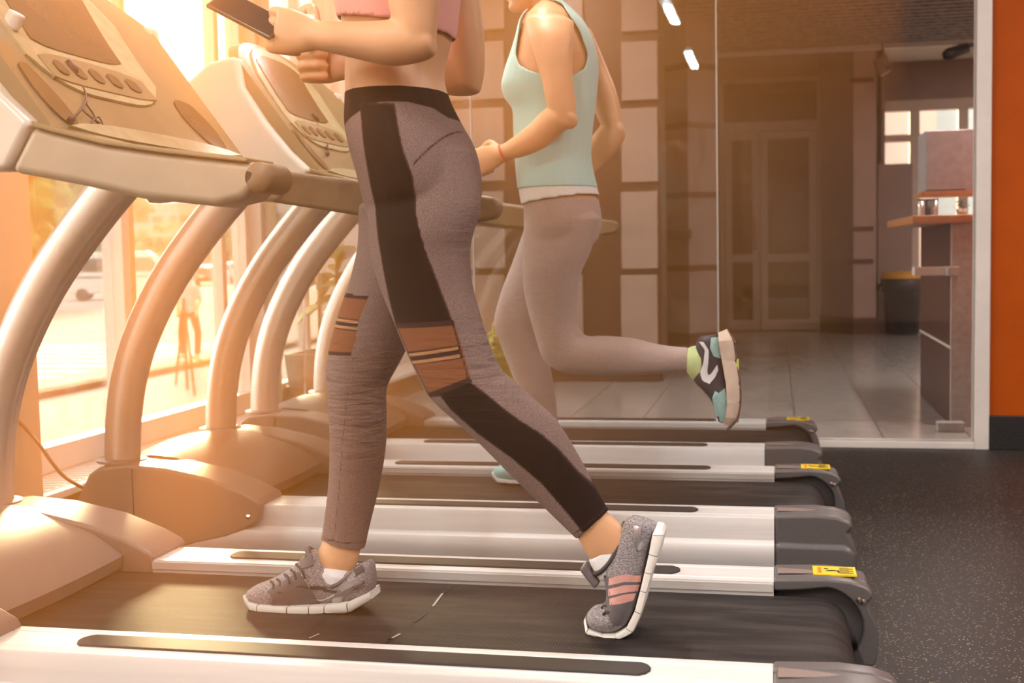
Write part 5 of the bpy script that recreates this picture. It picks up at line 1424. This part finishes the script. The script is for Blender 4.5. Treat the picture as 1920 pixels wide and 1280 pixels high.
limb(g, [(1052, 42, 1108, 55, Y2B-.05, .042), (1074, 82, 1122, 88, Y2B-.02, .047), (1092, 128, 1138, 126, Y2B, .046), (1106, 176, 1156, 172, Y2B, .043), (1116, 212, 1167, 222, Y2B, .041), (1128, 238, 1171, 258, Y2B, .036)])
limb(g, [(1150, 216, 1172, 258, Y2B, .034), (1124, 238, 1158, 282, Y2B, .038), (1104, 264, 1134, 308, Y2B, .036), (1080, 290, 1108, 331, Y2B-.01, .031), (1055, 312, 1078, 344, Y2B-.02, .026), (1042, 322, 1062, 352, Y2B-.02, .024)])
fist(g, 1028, 350, Y2B-.02, at(1054, 334, Y2B-.02), 0.090, into=Vector((0, -1, -0.1)))
limb(g, [(1000, 22, 1062, 18, Y2, .055), (1000, 2, 1056, 2, Y2, .048), (996, -24, 1052, -26, Y2, .048)])
hc2 = at(1000, -48, Y2)
head(g, hc2, 0.225, (-1, 0, -0.02))
obj('body', rel(fuse('body', g, 0.0045, 5), w2), 'skin_fair', w2, smooth=True)
under(face_parts, w2, hc2, 0.225, (-1, 0, -0.02), 'shoe_pink'); under(hair_on, w2, hc2, 0.225, (-1, 0, -0.02), False)
# leggings
g = G(); limb(g, w2_hip); limb(g, w2_near + [(1318, 696, 1318, 654, Y2N, .036)]); limb(g, w2_far)
me = fuse('leggings', g, 0.005, 4); co = coords(me)
keep = (co[:, 2] < at(1050, 372, Y2).z) & ~((co[:, 0] > at(1291, 680, Y2N).x)) & ~((co[:, 2] < at(1040, 846, Y2F).z) & (co[:, 1] > Y2))
cut_mesh(me, keep)
obj('leggings', rel(me, w2), 'mauve_heather', w2, smooth=True)
sl1 = obj('side_seam', G().tube(smooth_path([at(1000, 612, Y2F-.066), at(1003, 570, Y2F-.070), at(968, 640, Y2F-.064)][:2], 2), 0.0012, 6), 'navy', w2); place(sl1, w2)
# white undershirt hem and aqua tank
def tank_layer(name, grow, zlo_f, zlo_b, m, with_top, voxel=0.0055):
    g = G(); limb(g, [(s[0]-grow*600, s[1], s[2]+grow*600, s[3], s[4], s[5]+grow) for s in w2_torso])
    me = fuse(name, g, voxel, 3); co = coords(me)
    xf, xb = at(980, 350, Y2).x, at(1115, 350, Y2).x
    lo = zlo_f + (zlo_b-zlo_f)*np.clip((co[:, 0]-xf)/(xb-xf), 0, 1)
    keep = co[:, 2] > lo
    xz = co[:, [0, 2]]
    if with_top:
        hole = poly_sd(xz, px_poly([(978, 40), (972, 72), (970, 104), (979, 124), (1007, 137), (1042, 144), (1074, 141), (1094, 125), (1099, 102), (1086, 60), (1063, 22), (1050, 4), (1000, -10)], Y2-.10)) > 0
        neck = poly_sd(xz, px_poly([(930, -60), (930, 34), (990, 52), (1012, 40), (1034, 22), (1046, 6), (1060, -60)], Y2)) > 0
        keep &= ~(hole & (np.abs(co[:, 1]-Y2) > 0.055)) & ~(neck & (np.abs(co[:, 1]-Y2) <= 0.075)) & (co[:, 2] < at(1045, 2, Y2).z)
    else:
        keep &= co[:, 2] < at(1045, 320, Y2).z
    cut_mesh(me, keep)
    return solid(obj(name, rel(me, w2), m, w2, smooth=True), 0.003)
tank_layer('undershirt', 0.003, at(985, 386, Y2).z, at(1118, 366, Y2).z, 'white_knit', False)
tank_layer('tank_top', 0.0055, at(976, 357, Y2).z, at(1114, 352, Y2).z, 'aqua_knit', True)
wr = [at(943, 288, Y2A+.01) + (at(938, 274, Y2A+.01)-at(950, 302, Y2A+.01))*0.56*math.cos(a) + Vector((0, .028*math.sin(a), 0)) for a in [2*math.pi*k/16 for k in range(17)]]
bo = obj('bracelet', G().tube(wr, 0.003, 8), 'bracelet', w2, smooth=True); place(bo, w2)
# raised shoe
u2 = [(1346, 794, 1364, 799), (1342, 782, 1366, 784), (1337, 765, 1367, 766), (1328, 748, 1366, 746), (1314, 732, 1364, 728), (1299, 716, 1362, 708), (1296, 690, 1358, 690), (1300, 662, 1354, 668), (1306, 640, 1350, 644), (1312, 633, 1348, 628)]
wd2 = [.016, .030, .040, .044, .043, .040, .038, .037, .034, .022]
so2 = [(1352, 796, 1368, 801, .018), (1360, 784, 1382, 785, .034), (1363, 755, 1387, 755, .044), (1361, 720, 1386, 720, .043), (1353, 676, 1379, 677, .038), (1347, 640, 1374, 638, .036), (1346, 626, 1362, 619, .022)]
s2 = shoe(w2, Y2N, u2, so2, wd2, 'navy', 'sole_tan', None, False)
bv = BVHTree.FromPolygons([v.co.copy() for v in s2.data.vertices], [tuple(p.vertices) for p in s2.data.polygons])
patch('toe_mesh', [(1331, 750), (1336, 772), (1344, 795)], [(1358, 728), (1364, 760), (1362, 796)], bv, 'aqua_mesh', s2, 10, 5)
patch('heel_mesh', [(1333, 634), (1331, 652), (1338, 668)], [(1348, 632), (1349, 650), (1350, 672)], bv, 'aqua_mesh', s2, 6, 4)
patch('hook_mark', [(1312, 641), (1322, 656), (1319, 680), (1313, 700), (1318, 714), (1330, 719)], [(1319, 641), (1329, 656), (1328, 680), (1326, 698), (1330, 706), (1345, 686)], bv, 'sock_white', s2, 18, 4, 0.003)
patch('hook_mark_tip', [(1322, 712), (1334, 700), (1344, 684)], [(1330, 720), (1340, 708), (1346, 694)], bv, 'sock_white', s2, 8, 3, 0.003)
g = G(); limb(g, [(1290, 700, 1290, 652, Y2N, .036), (1300, 712, 1302, 648, Y2N, .038), (1314, 716, 1316, 650, Y2N, .038)])
obj('sock', g, 'sock_lime', s2, smooth=True)
ob = G()
for k in range(len(so2)-1):
    a, b = so2[k], so2[k+1]
    for t in (0.15, 0.6):
        uB, vB, w = [a[i]+(b[i]-a[i])*t for i in (2, 3, 4)]
        p = at(uB, vB, Y2N); d = (at(b[2], b[3], Y2N)-at(a[2], a[3], Y2N)).normalized()
        ob.obox(p, d*0.014, Vector((0, w*0.8, 0)), Vector((0.005, 0, 0)))
obj('outsole', ob, 'sole_brown', s2, bevel=0.002)
pz = at(1381, 690, Y2N); obj('outsole_patch', G().obox(pz, Vector((0.006, 0, 0)), Vector((0, .03, 0)), Vector((0.0, 0, 0.025))), 'lime', s2, bevel=0.003)
place(s2, w2)
# standing shoe, mostly hidden behind the walking woman's leg
fy2 = Y2F+.05
u3 = [(921, 884, 921, 898), (930, 877, 931, 902), (950, 873, 952, 903), (980, 870, 982, 903), (1008, 862, 1010, 902), (1025, 852, 1030, 900), (1045, 858, 1048, 900), (1066, 856, 1068, 898), (1076, 866, 1077, 890)]
so3 = [(918, 888, 919, 897, .018), (930, 898, 931, 906, .036), (960, 901, 961, 908, .043), (1010, 900, 1010, 908, .042), (1050, 898, 1050, 908, .038), (1078, 888, 1081, 897, .026)]
s3 = shoe(w2, fy2, u3, so3, [.016, .032, .042, .044, .041, .038, .036, .034, .02], 'aqua_mesh', 'sock_white', ZB, False)
bv = BVHTree.FromPolygons([v.co.copy() for v in s3.data.vertices], [tuple(p.vertices) for p in s3.data.polygons])
patch('quarter_overlay', [(985, 872), (1000, 880), (1005, 898)], [(1040, 862), (1045, 875), (1050, 896)], bv, 'navy', s3, 8, 5)
place(s3, w2)

# ------------------------------------------------------------------ passer-by on the street
pd0 = atz(358, 672, GZ)
w3 = thing('person', 'passer-by in a white shirt and dark trousers on the pavement outside', 'person', (pd0.x, pd0.y, GZ))
g = G()
def leg3(x, sw):
    g.tube([(x, 0, 0.92), (x+sw*0.3, 0, 0.50), (x+sw*0.2, 0, 0.09)], [0.085, 0.06, 0.045], 12); g.tube([(x+sw*0.2, 0.03, 0.05), (x+sw*0.2-0.02, -0.16, 0.04)], [0.045, 0.035], 10)
leg3(-0.09, -0.3); leg3(0.09, 0.3)
g.tube([(0, 0, 0.88), (0, 0, 1.05), (0, 0, 1.25), (0, 0, 1.42), (0, 0, 1.50)], [0.15, 0.14, 0.155, 0.17, 0.08], 16, ell=0.62)
for s in (-1, 1):
    g.tube([(s*0.18, 0, 1.42), (s*0.24, 0.02, 1.15), (s*0.20, -0.08, 0.92)], [0.05, 0.042, 0.03], 10); g.ico((s*0.2, -0.09, 0.87), 0.045, 2, 0, 0, (0.7, 0.8, 1.3))
g.tube([(0, 0, 1.46), (0, 0, 1.56)], 0.055, 12)
g.ico((0, -0.01, 1.67), 0.10, 3, 0, 0, (0.82, 0.95, 1.2)); g.ico((0, -0.105, 1.66), 0.02, 2)
obj('body', fuse('body', g, 0.014, 3), 'skin', w3, smooth=True)
g = G(); g.tube([(0, 0, 0.90), (0, 0, 1.05), (0, 0, 1.25), (0, 0, 1.42), (0, 0, 1.50)], [0.175, 0.16, 0.172, 0.185, 0.09], 16, ell=0.66)
for s in (-1, 1): g.tube([(s*0.17, 0, 1.43), (s*0.235, 0.02, 1.18)], [0.065, 0.058], 10)
obj('shirt', fuse('shirt', g, 0.014, 3), 'shirt_white', w3, smooth=True)
g = G(); g.tube([(0, 0, 0.98), (0, 0, 0.84)], [0.165, 0.15], 14, ell=0.7)
for s in (-1, 1): g.tube([(s*0.09, 0, 0.92), (s*0.12+s*0.06, 0, 0.50), (s*0.15, 0, 0.10)], [0.098, 0.075, 0.062], 12)
obj('trousers', fuse('trousers', g, 0.014, 3), 'trousers', w3, smooth=True)
g = G(); g.ico((0, 0.01, 1.71), 0.105, 3, 0, 0, (0.86, 0.98, 1.05)); obj('hair', g, 'hair', w3, smooth=True)
